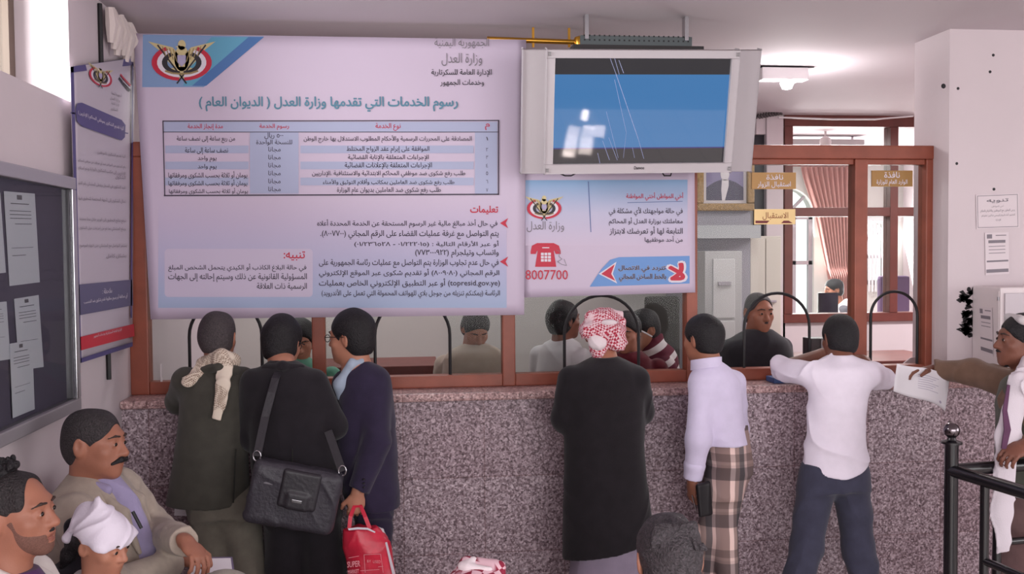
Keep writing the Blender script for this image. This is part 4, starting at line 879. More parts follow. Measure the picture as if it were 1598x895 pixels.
class Head:
    def __init__(s,c,yaw,pitch=0,roll=0,sc=1.0,jaw=1.0): s.c=np.array(c,float); s.M=basis(yaw,pitch,roll); s.s=sc; s.jaw=jaw
    def at(s,x,y,z): return s.c+s.M@(np.array([x,y,z])*s.s)
    def e(s,x,y,z,a,b,c,k=.02,op='u',tilt=None):
        M=s.M
        if tilt is not None: M=s.M@basis(*tilt)
        return ell(s.at(x,y,z),np.array([a,b,c])*s.s,M,k*s.s,op)
    def prims(s,mouth=0,nose=1.0):
        K=s.s; P=[s.e(0,-.012,.035,.075,.095,.08),s.e(0,.03,-.02,.064,.064,.085,.03),s.e(0,.045,-.062,.05*s.jaw,.052,.05,.035),s.e(0,.078,-.098,.02,.016,.016,.03),
         s.e(0,.078,.03,.05,.016,.016,.02),s.e(.044,.06,-.02,.022,.022,.022,.02),s.e(-.044,.06,-.02,.022,.022,.022,.02)]
        for g in (1,-1): P+=[s.e(g*.032,.1,.008,.018,.016,.012,.012,'s'),s.e(g*.031,.083,.006,.0145,.013,.0125,.006)]
        P+=[cone(s.at(0,.088,.016),s.at(0,.112*1,-.026),.008*K,.0125*K*nose,.012*K),s.e(.012,.1,-.03,.009,.011,.008,.008),s.e(-.012,.1,-.03,.009,.011,.008,.008)]
        P+=[s.e(0,.094,-.057,.024,.011,.0065,.006),s.e(0,.092,-.071-mouth,.021,.011,.007,.006)]
        if mouth: P.append(s.e(0,.102,-.0645-mouth*.5,.016,.016,.0025+mouth*.5,.004,'s'))
        for g in (1,-1): P+=[s.e(g*.079,-.012,-.004,.009,.02,.033,.008,tilt=(g*-20,0,g*6)),s.e(g*.087,-.008,.002,.006,.011,.018,.006,'s')]
        return P
    def neck(s,base,r=.056): return cone(s.at(0,-.02,-.05),base,r*s.s,r*1.12*s.s,.035)
    def hair(s,t=.01,line=.062,nape=-.085,face=(.105,-.045,.074,.082,.1),bumps=0,seed=1,side=0,top=0.0):
        """short hair: skull shell minus face, ears and neck. line = height of the front hairline"""
        K=s.s; P=[s.e(0,-.014,.037+top*.5,.076+t,.096+t,.081+t+top,.02),s.e(0,-.035,-.02,.066+t,.07+t,.07+t,.03),
          s.e(0,face[0],face[1]+ (line-.062),face[2],face[3],face[4],min(.026,t*1.7),'s'),s.e(.088,.006,-.012,.022,.024,.034,.006,'s'),s.e(-.088,.006,-.012,.022,.024,.034,.006,'s'),
          cutplane(-s.M[:,2]+.35*s.M[:,1]*0,s.at(0,0,nape),.01),cutplane(s.M[:,1]-.9*s.M[:,2],s.at(0,.012,-.03),.012)]
        fo=None
        if bumps:
            r=np.random.default_rng(seed); ws=[(r.normal(size=3)*60/K,r.uniform(0,6)) for _ in range(5)]
            fo=lambda x,y,z: bumps*sum(np.sin(w[0]*x+w[1]*y+w[2]*z+p) for w,p in ws)
        return P,fo
def hand(w,d,n,side=1,curl=35,s=1.0,spread=.02,thumb=1):
    """palm, five jointed fingers, thumb from the side of the palm. w wrist, d towards the fingers, n out of the back of the hand, side +1: thumb at d x n"""
    w=np.array(w,float); d=nrm(d); n=np.array(n,float); n=nrm(n-d*(n@d)); x=np.cross(d,n); P=[ell(w+d*.05*s,np.array([.041,.052,.016])*s,np.stack([x,d,n],1),.012*s),cone(w-d*.02*s,w+d*.03*s,.026*s,.026*s,.015,flat=(n,.75))]
    for i,(off,L) in enumerate(((.031,.066),(.0105,.076),(-.0105,.071),(-.031,.056))):
        b=w+d*(.092-.004*abs(i-1))*s+x*off*side*s; a=math.radians(curl*.35); dd=nrm(d+x*side*off*spread*30); r0=.0088*s
        for q,fr in enumerate((.45,.32,.26)):
            a2=a+math.radians(curl)*(.35+.6*q); dv=dd*math.cos(a2)-n*math.sin(a2); e=b+dv*L*fr*s; P.append(cone(b,e,r0,r0*.9,.004)); b=e; r0*=.9
    if thumb:
        b=w+d*.03*s+x*side*.032*s-n*.004*s; dv=nrm(d*.75+x*side*.65-n*.25); m=b+dv*.042*s; P.append(cone(b,m,.0125*s,.0105*s,.012*s)); dv=nrm(d*.95+x*side*.15-n*(.3+curl*.008)); P.append(cone(m,m+dv*.034*s,.0102*s,.0085*s,.004))
    return P
def limb(a,b,c,r,k=.03): return [cone(a,b,r[0],r[1],k),cone(b,c,r[1],r[2],k)]
def fabric(name,rgb,var=.12,vs=18,rough=.9,bump=.25,bs=400,sheen=.15): return mat(name,rgb,rough,var=var,vscale=vs,bump=bump,bscale=bs,spec=.2,sheen=sheen)
SK1=mat('warm_brown_skin',(158,104,84),.5,var=.08,vscale=14,bump=.06,bscale=220,sss=.06); SK2=mat('deep_brown_skin',(118,74,60),.5,var=.08,vscale=14,bump=.06,bscale=220,sss=.05); SK3=mat('tan_skin',(178,122,100),.5,var=.08,vscale=14,bump=.06,bscale=220,sss=.06)
BROW=mat('soft_brow',(58,42,38),.7); HB=mat('black_hair',(24,20,24),.55,var=.35,vscale=120,bump=.7,bscale=160); HG=mat('greying_hair',(66,58,60),.6,var=.5,vscale=160,bump=.7,bscale=170)
EYEW=mat('eye_white',(168,150,142),.25); IRIS=mat('dark_iris',(34,22,18),.15); LIP=mat('lip_skin',(138,84,72),.5)
SHOE=mat('black_leather_shoe',(28,24,26),.35); SHOEB=mat('brown_leather_shoe',(70,48,38),.4)
def shoes(parent,pts,yaws,m=SHOE):
    for p,a in zip(pts,yaws):
        B=basis(a); p=np.array(p,float); solid('shoe',[ell(p+B@np.array([0,.06,.035]),(.047,.12,.045),B,.02),ell(p+B@np.array([0,-.03,.055]),(.043,.06,.06),B,.03),cutplane((0,0,-1),(0,0,.004),.003)],.007,m,parent)
def face_bits(h,parent,brow=BROW,eyes=True,lips=False):
    if eyes:
        for g in (1,-1):
            e=solid('eye',[h.e(g*.031,.0865,.005,.0115,.0105,.0062)],.0022*h.s,EYEW,parent); solid('iris',[h.e(g*.031,.0945,.006,.0072,.004,.0066)],.0013*h.s,IRIS,e)
    for g in (1,-1): solid('eyebrow',[cone(h.at(g*.014,.0985,.0315),h.at(g*.034,.094,.0345),.0034*h.s,.004*h.s,.004),cone(h.at(g*.034,.094,.0345),h.at(g*.054,.077,.027),.004*h.s,.0022*h.s,.004)],.0026,brow,parent)
    if lips: solid('lips',[h.e(0,.0953,-.057,.022,.010,.0052),h.e(0,.0933,-.0765,.019,.010,.0058)],.0025,LIP,parent)
def checked(name,c1,c2,scale,warp=.02,mix=.5):
    """woven head-cloth: small checks with clear patches"""
    m,nt,b=new_nodes(name); L=nt.links; tc=nt.nodes.new('ShaderNodeTexCoord'); n=nt.nodes.new('ShaderNodeTexNoise'); n.inputs['Scale'].default_value=7; L.new(tc.outputs['Object'],n.inputs['Vector'])
    mp=nt.nodes.new('ShaderNodeMixRGB'); mp.blend_type='ADD'; mp.inputs[0].default_value=warp*3; L.new(tc.outputs['Object'],mp.inputs[1]); L.new(n.outputs['Color'],mp.inputs[2])
    ro=nt.nodes.new('ShaderNodeMapping'); ro.inputs['Rotation'].default_value=(.5,.4,.78); L.new(mp.outputs[0],ro.inputs['Vector'])
    ck=nt.nodes.new('ShaderNodeTexChecker'); ck.inputs['Scale'].default_value=scale; ck.inputs['Color1'].default_value=lin(c1); ck.inputs['Color2'].default_value=lin(c2); L.new(ro.outputs[0],ck.inputs['Vector'])
    n2=nt.nodes.new('ShaderNodeTexNoise'); n2.inputs['Scale'].default_value=9; n2.inputs['Detail'].default_value=1; L.new(tc.outputs['Object'],n2.inputs['Vector']); r=ramp(nt,[(.0,(0,0,0)),(.5+.16*mix,(0,0,0)),(.55+.16*mix,(255,255,255))]); L.new(n2.outputs['Fac'],r.inputs['Fac'])
    mx=nt.nodes.new('ShaderNodeMixRGB'); L.new(r.outputs[0],mx.inputs[0]); L.new(ck.outputs[0],mx.inputs[1]); mx.inputs[2].default_value=lin(c2); L.new(mx.outputs[0],b.inputs['Base Color']); b.inputs['Roughness'].default_value=.9; return m

def collar(r,h,m,rx=.066,ry=.072,z=-.112,ht=.042,gap=.5,tilt=.02,base=None,name='shirt_collar'):
    """standing cloth band round the neck, open by gap radians in front; centre under the head"""
    c=h.c+basis(0)[:,2]*0; f=h.M[:,1].copy(); f[2]=0; f=nrm(f); s=np.cross(f,A3_(0,0,1)); c=h.at(0,-.022,0)+np.array([0,0,z]); P=[]
    for t in np.linspace(gap,2*math.pi-gap,25): P.append(c+f*ry*math.cos(t)+s*rx*math.sin(t)+np.array([0,0,-tilt*math.cos(t)-tilt*.3]))
    return MB().ribbon(P,(0,0,1),ht,.007).done(name,m,r,True)
def A3_(*p): return np.array(p,float)
# ================================================================ people
def RG(y,xl,xr,Y,d): a=V(xl,y,Y); b=V(xr,y,Y); return ((a+b)[0]/2,Y,(a+b)[2]/2,(b-a)[0]/2,d)
def A3(*p): return np.array(p,float)
def person(x,y,label): return empty('person',(x,y,0),label,'person')
def skin_body(r,h,neck,pelvis,arms,legs,m,vox=.0055,mouth=0,nose=1.0,chest=.1,nr=.056):
    """one continuous body: head, neck, trunk, arms with hands, legs"""
    P=h.prims(mouth,nose)+[h.neck(neck,nr),cone(neck-A3(0,0,.08),pelvis,chest*.85,chest*.8,.05)]
    for sh,el,wr,hd in arms:
        P+=[cone(neck-A3(0,0,.08),sh,.05,.042,.04)]+limb(sh,el,wr,(.043,.036,.025))
        if hd: P+=hand(wr,*hd)
    for hp,kn,an in legs: P+=[cone(pelvis,hp,.07,.06,.04)]+limb(hp,kn,an,(.06,.045,.034),.03)
    return solid('body',P,vox,m,r)
def sleeves(arms,r=(.066,.056,.043),k=.03,short=0):
    P=[]
    for a in arms:
        sh,el,wr=a[:3]
        if short: P+=[cone(sh,sh+(el-sh)*short,r[0],r[1]*1.08,k,cap=True)]
        else: P+=[cone(sh,el,r[0],r[1],k),cone(el,wr-(wr-el)*.06,r[1],r[2],k,cap=True)]
    return P
def trousers(r,legs,m,waist,rr=(.098,.078,.068),fo=None,vox=.008,extra=()):
    P=list(waist)+list(extra)
    for hp,kn,an in legs: P+=[cone(hp,kn,rr[0],rr[1],.05),cone(kn,an+A3(0,0,.0),rr[1],rr[2],.03,cap=True)]
    return solid('trousers',P,vox,m,r,fo or creases(.006,1.1,5))
G0=.085
# ---- 1 olive suit
r=person(V(350,800,-.5)[0],-.5,'man in an olive suit with a cream scarf round his neck, leaning on the counter')
h=Head(V(340,527,-.48),6,6,0,1.0); nk=V(340,574,-.5); pv=V(335,770,-.5)
arms=[(V(290,594,-.5),V(279,625,-.345),V(322,603,-.12),((.8,.6,0),(0,0,1),1,30)),(V(378,594,-.5),V(396,680,-.5),V(392,617,-.2),((-.4,.9,0),(0,0,1),-1,30))]
legs=[(V(322,785,-.5),V(338,885,-.47),A3(V(352,895,-.5)[0],-.5,G0)),(V(368,785,-.5),V(388,885,-.5),A3(V(408,895,-.5)[0],-.55,G0))]
skin_body(r,h,nk,pv,arms,legs,SK1)
P,fo=h.hair(.009,nape=-.075,bumps=.0013); solid('hair',P,.004,HG,r,fo)
OL=fabric('olive_suiting',(70,67,61)); OL2=fabric('olive_trouser',(112,106,96))
jk=solid('jacket',[loft([RG(566,322,352,-.5,.06),RG(573,303,374,-.5,.075),RG(584,288,386,-.5,.105),RG(602,280,391,-.5,.125),RG(640,279,389,-.5,.13),RG(700,274,387,-.5,.13),RG(740,266,389,-.5,.137),RG(784,258,392,-.5,.145)],0,smooth=2)]+sleeves(arms,(.07,.062,.05)),.006,OL,r,creases(.004,1,1,(.3,0,.6)))
a=V(368,700,-.64);b=V(364,784,-.655); MB().tube([a,b],.004,6).done('back_vent',mat('dark_seam',(34,33,30),.9),jk)
trousers(r,legs,OL2,[loft([RG(760,290,385,-.5,.12),RG(800,300,398,-.5,.125)],0)],(.098,.085,.085)); shoes(r,[l[2]*A3(1,1,0) for l in legs],(5,15))
KF=checked('cream_head_cloth',(150,128,112),(222,206,190),150,mix=-.4)
solid('neck_scarf',[cone(V(322,566,-.53),V(362,562,-.54),.032,.03,.03),cone(V(322,566,-.53),V(345,556,-.58),.03,.034,.03),cone(V(345,556,-.58),V(364,564,-.53),.034,.028,.03),
  cone(V(318,574,-.55),V(293,596,-.6),.036,.03,.03,flat=((.3,-.6,.7),.5)),cone(V(350,574,-.6),V(348,600,-.645),.035,.03,.03,flat=((0,1,.1),.4)),cone(V(348,600,-.645),V(338,652,-.655),.03,.024,.02,flat=((0,1,0),.35)),cutplane((-.35,0,-1),V(338,655,-.655))],.0045,KF,r,creases(.004,2.4,3,(1,0,.2)))
solid('jacket_collar',[cone(V(318,577,-.56),V(342,572,-.6),.022,.022,.02),cone(V(342,572,-.6),V(368,577,-.56),.022,.022,.02)],.005,OL,jk)
# ---- 2 black suit with shoulder bag
r=person(V(470,800,-.58)[0],-.58,'man in a black suit wearing a shoulder bag, back turned, head bent to the glass')
h=Head(V(440,536,-.46),14,14,3,1.03); nk=V(441,572,-.56); pv=V(462,770,-.58)
arms=[(V(398,598,-.58),V(392,682,-.52),V(410,618,-.22),((.3,.9,0),(0,0,1),1,30)),(V(490,598,-.58),V(522,664,-.6),V(505,626,-.3),((-.2,.95,.1),(0,0,1),-1,30))]
legs=[(V(442,790,-.58),V(446,885,-.55),A3(V(452,895,-.58)[0],-.55,G0)),(V(496,790,-.58),V(508,885,-.58),A3(V(514,895,-.58)[0],-.62,G0))]
skin_body(r,h,nk,pv,arms,legs,SK3)
P,fo=h.hair(.014,nape=-.085,bumps=.0013,top=.006); solid('hair',P,.004,HB,r,fo)
BS=fabric('black_suiting',(34,30,35)); LB_=fabric('pale_shirt',(206,202,214),.04)
jk=solid('jacket',[loft([RG(562,422,462,-.57,.06),RG(571,405,480,-.57,.08),RG(584,392,496,-.58,.11),RG(606,386,508,-.58,.13),RG(650,384,517,-.58,.132),RG(700,388,523,-.58,.13),RG(750,392,528,-.58,.135),RG(800,396,530,-.58,.14)],8,smooth=2)]+sleeves(arms,(.07,.06,.05)),.006,BS,r,creases(.004,1,2,(.5,0,.5)))
collar(r,h,LB_,z=-.122,tilt=.012); solid('jacket_collar',[cone(V(414,574,-.6),V(441,571,-.655),.02,.022,.02),cone(V(441,571,-.655),V(470,574,-.6),.022,.02,.02)],.005,BS,jk); MB().tube([V(456,700,-.722),V(457,750,-.728),V(458,800,-.73)],.003,6).done('back_vent',mat('dark_seam',(34,33,30),.9),jk)
trousers(r,legs,BS,[loft([RG(760,400,524,-.58,.12),RG(800,408,528,-.58,.125)],0)],(.1,.09,.085)); shoes(r,[l[2]*A3(1,1,0) for l in legs],(5,12))
gl=MB().tube([h.at(.082,.0,.012),h.at(.078,.09,.014)],.0025,6); gl.tube([h.at(.033+.022*math.cos(t),.112,.006+.018*math.sin(t)) for t in np.linspace(0,6.283,15)],.002,6).tube([h.at(-.033+.022*math.cos(t),.112,.006+.018*math.sin(t)) for t in np.linspace(0,6.283,15)],.002,6).tube([h.at(-.082,.0,.012),h.at(-.078,.09,.014)],.0025,6); gl.done('glasses',BLACK,r,True)
# the shoulder bag
YG=-.83
bg_=empty('shoulder_bag',V(462,775,YG),'black padded shoulder bag with a small metal plate, worn by the man in black','bag')
BN=mat('black_nylon',(56,52,60),.5,var=.15,vscale=25,bump=.3,bscale=70,spec=.45); BN2=mat('black_nylon_flap',(44,40,46),.45,var=.1,bump=.2,bscale=60,spec=.45)
ctr=(V(400,712,YG)+V(535,738,YG)+V(512,838,YG)+V(388,806,YG))/4; ex=nrm(V(535,738,YG)-V(400,712,YG)); ex[1]=0; ex=nrm(ex); ez=nrm(np.cross(ex,A3(0,1,0))); ez=ez if ez[2]>0 else -ez; MBG=np.stack([ex,A3(0,1,0),ez],1)
def rbox(c,half,M,rad,k=.02):
    c=np.array(c,float);half=np.array(half,float)
    def fn(x,y,z):
        q=[np.abs(M[0,i]*(x-c[0])+M[1,i]*(y-c[1])+M[2,i]*(z-c[2]))-(half[i]-rad) for i in range(3)]
        return np.sqrt(sum(np.maximum(t,0)**2 for t in q))+np.minimum(np.maximum(np.maximum(q[0],q[1]),q[2]),0)-rad
    R=np.abs(M)@half; return Prim(fn,c-R,c+R,k)
bd=solid('bag_body',[rbox(ctr,(.2,.06,.142),MBG,.035)],.006,BN,bg_,creases(.004,2,8,(.2,0,1)))
fl_=solid('front_flap',[rbox(ctr+ex*.02-A3(0,.058,0)+ez*.045,(.085,.014,.085),MBG,.014),rbox(ctr+ex*.02-A3(0,.066,0)-ez*.005,(.045,.012,.035),MBG,.01)],.004,BN2,bd)
MB().xbox(ctr+ex*.02-A3(0,.08,0)+ez*.0,(.022,.002,.006),Matrix([[float(v) for v in row] for row in MBG]),.001).done('metal_plate',STEEL,bd)
MB().xbox(ctr-ex*.11-A3(0,.058,0)+ez*.06,(.05,.003,.014),Matrix([[float(v) for v in row] for row in MBG]),.002).done('reflective_tab',mat('grey_tab',(120,116,122),.4),bd)
for p in ((401,715),(534,738)): MB().tube([V(p[0]+6*math.cos(t),p[1]-4+8*math.sin(t),YG) for t in np.linspace(0,6.283,13)],.0035,6).done('strap_ring',STEEL,bg_,True)
st=MB(); st.ribbon([V(401,711,YG),V(414,650,-.76),V(424,612,-.735),V(430,590,-.71),V(437,573,-.63),V(455,566,-.52),V(478,578,-.45)],(1,0,.1),.036,.004); st.ribbon([V(534,735,YG),V(522,700,-.78),V(512,672,-.74)],(1,0,.2),.036,.004); st.done('strap',BN2,bg_)
MB().tube([V(398,748,YG-.02),V(393,758,YG-.02)],.006,8).done('zip_pull',STEEL,bg_,True)
# ---- 3 navy suit
r=person(V(572,800,-.5)[0],-.5,'man with glasses in a dark navy suit and blue shirt, holding a red bag')
h=Head(V(548,527,-.5),-62,4,0,1.02); nk=V(558,568,-.5); pv=V(578,770,-.5)
arms=[(V(586,594,-.52),V(588,690,-.64),V(558,768,-.68),((-.12,-.05,-1),(0.1,-1,0),1,75)),(V(540,598,-.42),V(528,668,-.35),V(524,612,-.12),((-.3,.9,0),(0,0,1),-1,30))]
legs=[(V(575,790,-.5),V(575,885,-.48),A3(V(576,895,-.5)[0]+.01,-.46,G0)),(V(589,790,-.5),V(590,885,-.5),A3(V(594,895,-.5)[0]+.02,-.58,G0))]
skin_body(r,h,nk,pv,arms,legs,SK3)
P,fo=h.hair(.014,line=.068,nape=-.08,bumps=.0013,top=.006); solid('hair',P,.004,HB,r,fo); face_bits(h,r,eyes=False)
NV=fabric('navy_suiting',(46,38,60)); 
jk=solid('jacket',[loft([RG(562,548,574,-.5,.06),RG(570,541,590,-.5,.08),RG(582,533,603,-.5,.11),RG(604,528,613,-.5,.125),RG(650,524,618,-.5,.13),RG(700,523,620,-.5,.13),RG(745,528,621,-.5,.135),RG(788,541,624,-.5,.14)],-25,smooth=2)]+sleeves(arms,(.072,.062,.052)),.006,NV,r,creases(.004,1,4,(.4,0,.5)))
for k in range(3): 
    q=arms[0][2]+A3(.03,-.045,.035+.018*k); MB().lathe(q,[(.001,-.004),(.007,-.003),(.007,.003),(.001,.004)],8).done('cuff_button',BLACK,jk,True)
PB=fabric('pale_blue_shirt',(160,172,190),.05)
solid('shirt',[cone(V(549,563,-.56),V(533,600,-.545),.016,.034,.03),cone(V(533,600,-.545),V(531,618,-.53),.034,.02,.03),cone(V(563,563,-.55),V(549,570,-.565),.018,.014,.02)],.005,PB,r)
trousers(r,legs,NV,[loft([RG(765,552,614,-.5,.12),RG(800,554,609,-.5,.11)],-25)],(.072,.07,.07)); shoes(r,[l[2]*A3(1,1,0) for l in legs],(-20,-10))
g=MB()
for sx in (.034,-.034): g.tube([h.at(sx+.023*math.cos(t),.108,.006+.017*math.sin(t)) for t in np.linspace(0,6.283,15)],.0018,6)
g.tube([h.at(-.057,.106,.012),h.at(-.079,.06,.013),h.at(-.084,-.01,.01)],.002,6).tube([h.at(.057,.106,.012),h.at(.079,.06,.013),h.at(.084,-.01,.01)],.002,6).tube([h.at(-.011,.109,.01),h.at(.011,.109,.01)],.002,6); g=g.done('glasses',BLACK,r,True)
# the red carrier bag he holds
YR=-.7
rb_=empty('carrier_bag',V(575,880,YR),'red and white printed carrier bag hanging from the navy-suited man\'s hand','bag')
RD=mat('red_plastic',(206,40,66),.35,var=.14,vscale=16,bump=.3,bscale=22,spec=.5)
tp=[RG(822,533,588,YR,.05),RG(840,533,606,YR,.065),RG(895,542,618,YR,.075)]; zb=tp[-1][2]-.16; tp.append((tp[-1][0]+.01,YR,zb,.125,.07))
bd=solid('bag_body',[loft(tp,0,smooth=1)],.005,RD,rb_,creases(.006,1.6,12,(1,0,.1)))
zt2=V(560,822,YR)
for s,y_ in ((-1,-.05),(1,.03)): MB().ribbon([V(545,824,YR+y_),V(547,805,YR+y_*.6),V(553,790,YR),V(563,789,YR),V(570,806,YR+y_*.6),V(577,824,YR+y_)],(1,0,0),.018,.003).done('handle',RD,rb_)
solid('white_lining',[ell(V(592,838,YR+.02),(.035,.03,.06),basis(0,0,-25),.02)],.005,mat('white_plastic',(220,214,216),.4),rb_,creases(.004,2.5,2))
def FR(k): return lambda x,y: V(x,y,YR-.083-.001*k)
i=Ink(lambda x,y: V(x,y,YR-.068-(.018*(y-824)/70))); i.poly([(543,824),(558,822),(574,823),(586,829),(585,831),(573,826),(558,825.5),(544,827)]); i.done('white_top_edge',INKW,rb_)
i=Ink(FR(1)); i.text('SUPER',542,876,562,885,bold=.02,slope=-.1).text('BY',573,873,579,877).text('USED',582,873.5,594,878,slope=.03).text('MARKET',543,889,560,895,bold=.02,slope=-.1); 
for a in ((544,870,560,867),(568,865,594,864),(568,865,570,893),(594,864,598,893),(590,884,598,883),(562,890,592,888)): i.line(*a,.7)
i.done('print',mat('pink_print',(232,150,160),.5),rb_)
i=Ink(lambda x,y:V(x,y,YR-.045)); i.poly([(601,846),(604,845),(617,895),(612,895)]); i.done('white_stripe',INKW,rb_)
# ---- 4 black coat and red chequered head-cloth
r=person(V(945,800,-.52)[0],-.52,'man in a long black coat with a red and white chequered headcloth')
h=Head(V(940,522,-.42),10,16,0,1.03); nk=V(945,566,-.5); pv=V(945,770,-.52)
arms=[(V(893,592,-.52),V(881,652,-.5),V(905,612,-.16),((.3,.95,0),(0,0,1),1,30)),(V(992,592,-.52),V(1000,640,-.46),V(985,608,-.14),((-.3,.95,0),(0,0,1),-1,30))]
legs=[(V(922,790,-.52),V(924,885,-.5),A3(V(926,895,-.5)[0],-.5,G0)),(V(968,790,-.52),V(972,885,-.52),A3(V(974,895,-.52)[0],-.56,G0))]
skin_body(r,h,nk,pv,arms,legs,SK1)
BC=fabric('black_wool_coat',(30,26,30),.15)
solid('coat',[loft([RG(556,925,965,-.5,.07),RG(563,906,984,-.5,.085),RG(575,890,998,-.52,.115),RG(600,880,1006,-.52,.13),RG(640,880,1006,-.52,.135),RG(700,880,1005,-.52,.135),RG(760,880,1010,-.52,.145),RG(820,879,1018,-.52,.16),RG(872,878,1024,-.52,.17)],0,smooth=2),cutplane((.2,0,-1),V(950,852,-.52),.004)]+sleeves(arms,(.072,.064,.052)),.0065,BC,r,creases(.003,.9,6,(.6,0,.1)))
RB=fabric('lavender_robe',(136,124,142),.06)
z9=V(950,895,-.52)
solid('robe',[loft([RG(800,885,1010,-.52,.13),RG(850,890,1006,-.52,.14),RG(895,890,1006,-.52,.145),(z9[0],-.52,.12,.21,.16)],0)],.008,RB,r,creases(.006,.9,9,(1,.2,0))); shoes(r,[l[2]*A3(1,1,0) for l in legs],(-5,10),SHOEB)
KR=checked('red_head_cloth',(170,40,64),(224,194,200),92,mix=.3)
solid('head_cloth',[h.e(0,-.01,.04,.094,.112,.092,.03),cone(h.at(-.085,.02,.03),h.at(-.06,-.095,-.005),.034,.04,.03),cone(h.at(-.06,-.1,-.005),h.at(.06,-.1,-.01),.042,.042,.03),cone(h.at(.06,-.1,-.01),h.at(.09,.02,.03),.04,.034,.03),
   h.e(.068,-.085,-.05,.05,.045,.048,.02),h.e(-.025,-.075,-.06,.05,.05,.075,.02),cone(h.at(-.06,-.08,.07),h.at(.09,-.06,.05),.03,.026,.02),cone(h.at(-.03,.06,.1),h.at(.08,-.04,.09),.025,.025,.02)],.0045,KR,r,creases(.006,2.4,4,(.6,.3,1)))
solid('head_cloth_fold',[h.e(-.03,-.108,-.055,.045,.03,.042,.015),h.e(.03,-.118,.035,.04,.022,.018,.015)],.004,mat('white_cloth',(222,208,212),.9,bump=.2,bscale=200),r,creases(.003,2.5,4))
# ---- 5 lavender shirt, plaid wrap
r=person(V(1130,800,-.5)[0],-.5,'man in a lavender white shirt and plaid trousers with a black pouch in hand')
h=Head(V(1097,529,-.48),-26,5,0,1.0); nk=V(1108,572,-.5); pv=V(1130,710,-.5)
arms=[(V(1096,598,-.54),V(1089,688,-.6),V(1081,746,-.57),((-.05,.05,-1),(-1,-.25,0),1,45)),(V(1144,598,-.46),V(1150,670,-.36),V(1120,618,-.14),((-.4,.9,0),(0,0,1),-1,30))]
legs=[(V(1128,722,-.52),V(1107,830,-.5),A3(V(1112,895,-.5)[0]-.02,-.46,G0)),(V(1142,722,-.5),V(1130,836,-.54),A3(V(1136,895,-.5)[0],-.6,G0))]
skin_body(r,h,nk,pv,arms,legs,SK1)
P,fo=h.hair(.011,nape=-.07,bumps=.0013); solid('hair',P,.004,HB,r,fo); face_bits(h,r,eyes=False)
LV=fabric('lavender_white_cotton',(214,204,230),.04,bump=.12,bs=250)
solid('shirt',[loft([RG(563,1094,1124,-.5,.06),RG(571,1084,1138,-.5,.075),RG(582,1078,1150,-.5,.1),RG(600,1078,1155,-.5,.12),RG(650,1082,1159,-.5,.125),RG(690,1090,1167,-.5,.13)],-22,smooth=2)]+sleeves(arms,(.068,.057,.047)),.0055,LV,r,creases(.004,1.3,7,(.4,0,.8)))
collar(r,h,LV,z=-.118,ht=.05,rx=.07,ry=.078,tilt=.016); solid('cuff',[cone(arms[0][1]+(arms[0][2]-arms[0][1])*.62,arms[0][2],.05,.047,.005,cap=True),cone(arms[0][1]+(arms[0][2]-arms[0][1])*.5,arms[0][1]+(arms[0][2]-arms[0][1])*.62,.046,.054,.01)],.005,LV,r)
pm,pnt,pb=new_nodes('plaid_cloth'); pl=pnt.links; ptc=pnt.nodes.new('ShaderNodeTexCoord'); psp=pnt.nodes.new('ShaderNodeSeparateXYZ'); pl.new(ptc.outputs['Object'],psp.inputs[0])
def stripes(axis,per,stops,off=0):
    ad=pnt.nodes.new('ShaderNodeMath'); ad.operation='MULTIPLY_ADD'; ad.inputs[1].default_value=1/per; ad.inputs[2].default_value=10+off; pl.new(psp.outputs[axis],ad.inputs[0]); fr_=pnt.nodes.new('ShaderNodeMath'); fr_.operation='FRACT'; pl.new(ad.outputs[0],fr_.inputs[0]); q=ramp(pnt,stops,'CONSTANT'); pl.new(fr_.outputs[0],q.inputs[0]); return q
s1=stripes(0,.15,[(0,(150,128,124)),(.3,(236,212,206)),(.46,(160,140,136)),(.6,(112,104,106)),(.78,(206,182,178)),(.88,(150,130,128))],.35); s2=stripes(2,.24,[(0,(255,248,246)),(.45,(170,168,172)),(.72,(224,218,218)),(.78,(240,236,234)),(.84,(200,194,194))])
pmx=pnt.nodes.new('ShaderNodeMixRGB'); pmx.blend_type='MULTIPLY'; pmx.inputs[0].default_value=1; pl.new(s1.outputs[0],pmx.inputs[1]); pl.new(s2.outputs[0],pmx.inputs[2]); pl.new(pmx.outputs[0],pb.inputs['Base Color']); pb.inputs['Roughness'].default_value=.9
trousers(r,legs,pm,[loft([RG(664,1098,1163,-.5,.11),RG(705,1102,1170,-.5,.12),RG(735,1107,1171,-.5,.125),RG(770,1103,1150,-.5,.1)],-20)],(.08,.058,.05),creases(.006,1.2,8,(.7,0,.5))); shoes(r,[l[2]*A3(1,1,0) for l in legs],(-25,-15),SHOEB)
pc=empty('pouch',V(1098,778,-.56),'black cloth pouch with a pen, held low by the man in the lavender shirt','pouch'); solid('pouch_body',[rbox(V(1099,779,-.635),(.042,.014,.085),basis(-20,0,-6),.012)],.004,BLACK,pc,creases(.003,2,2)); MB().tube([V(1080,772,-.61),V(1087,798,-.605)],.0035,6).done('pen',STEEL,pc,True)
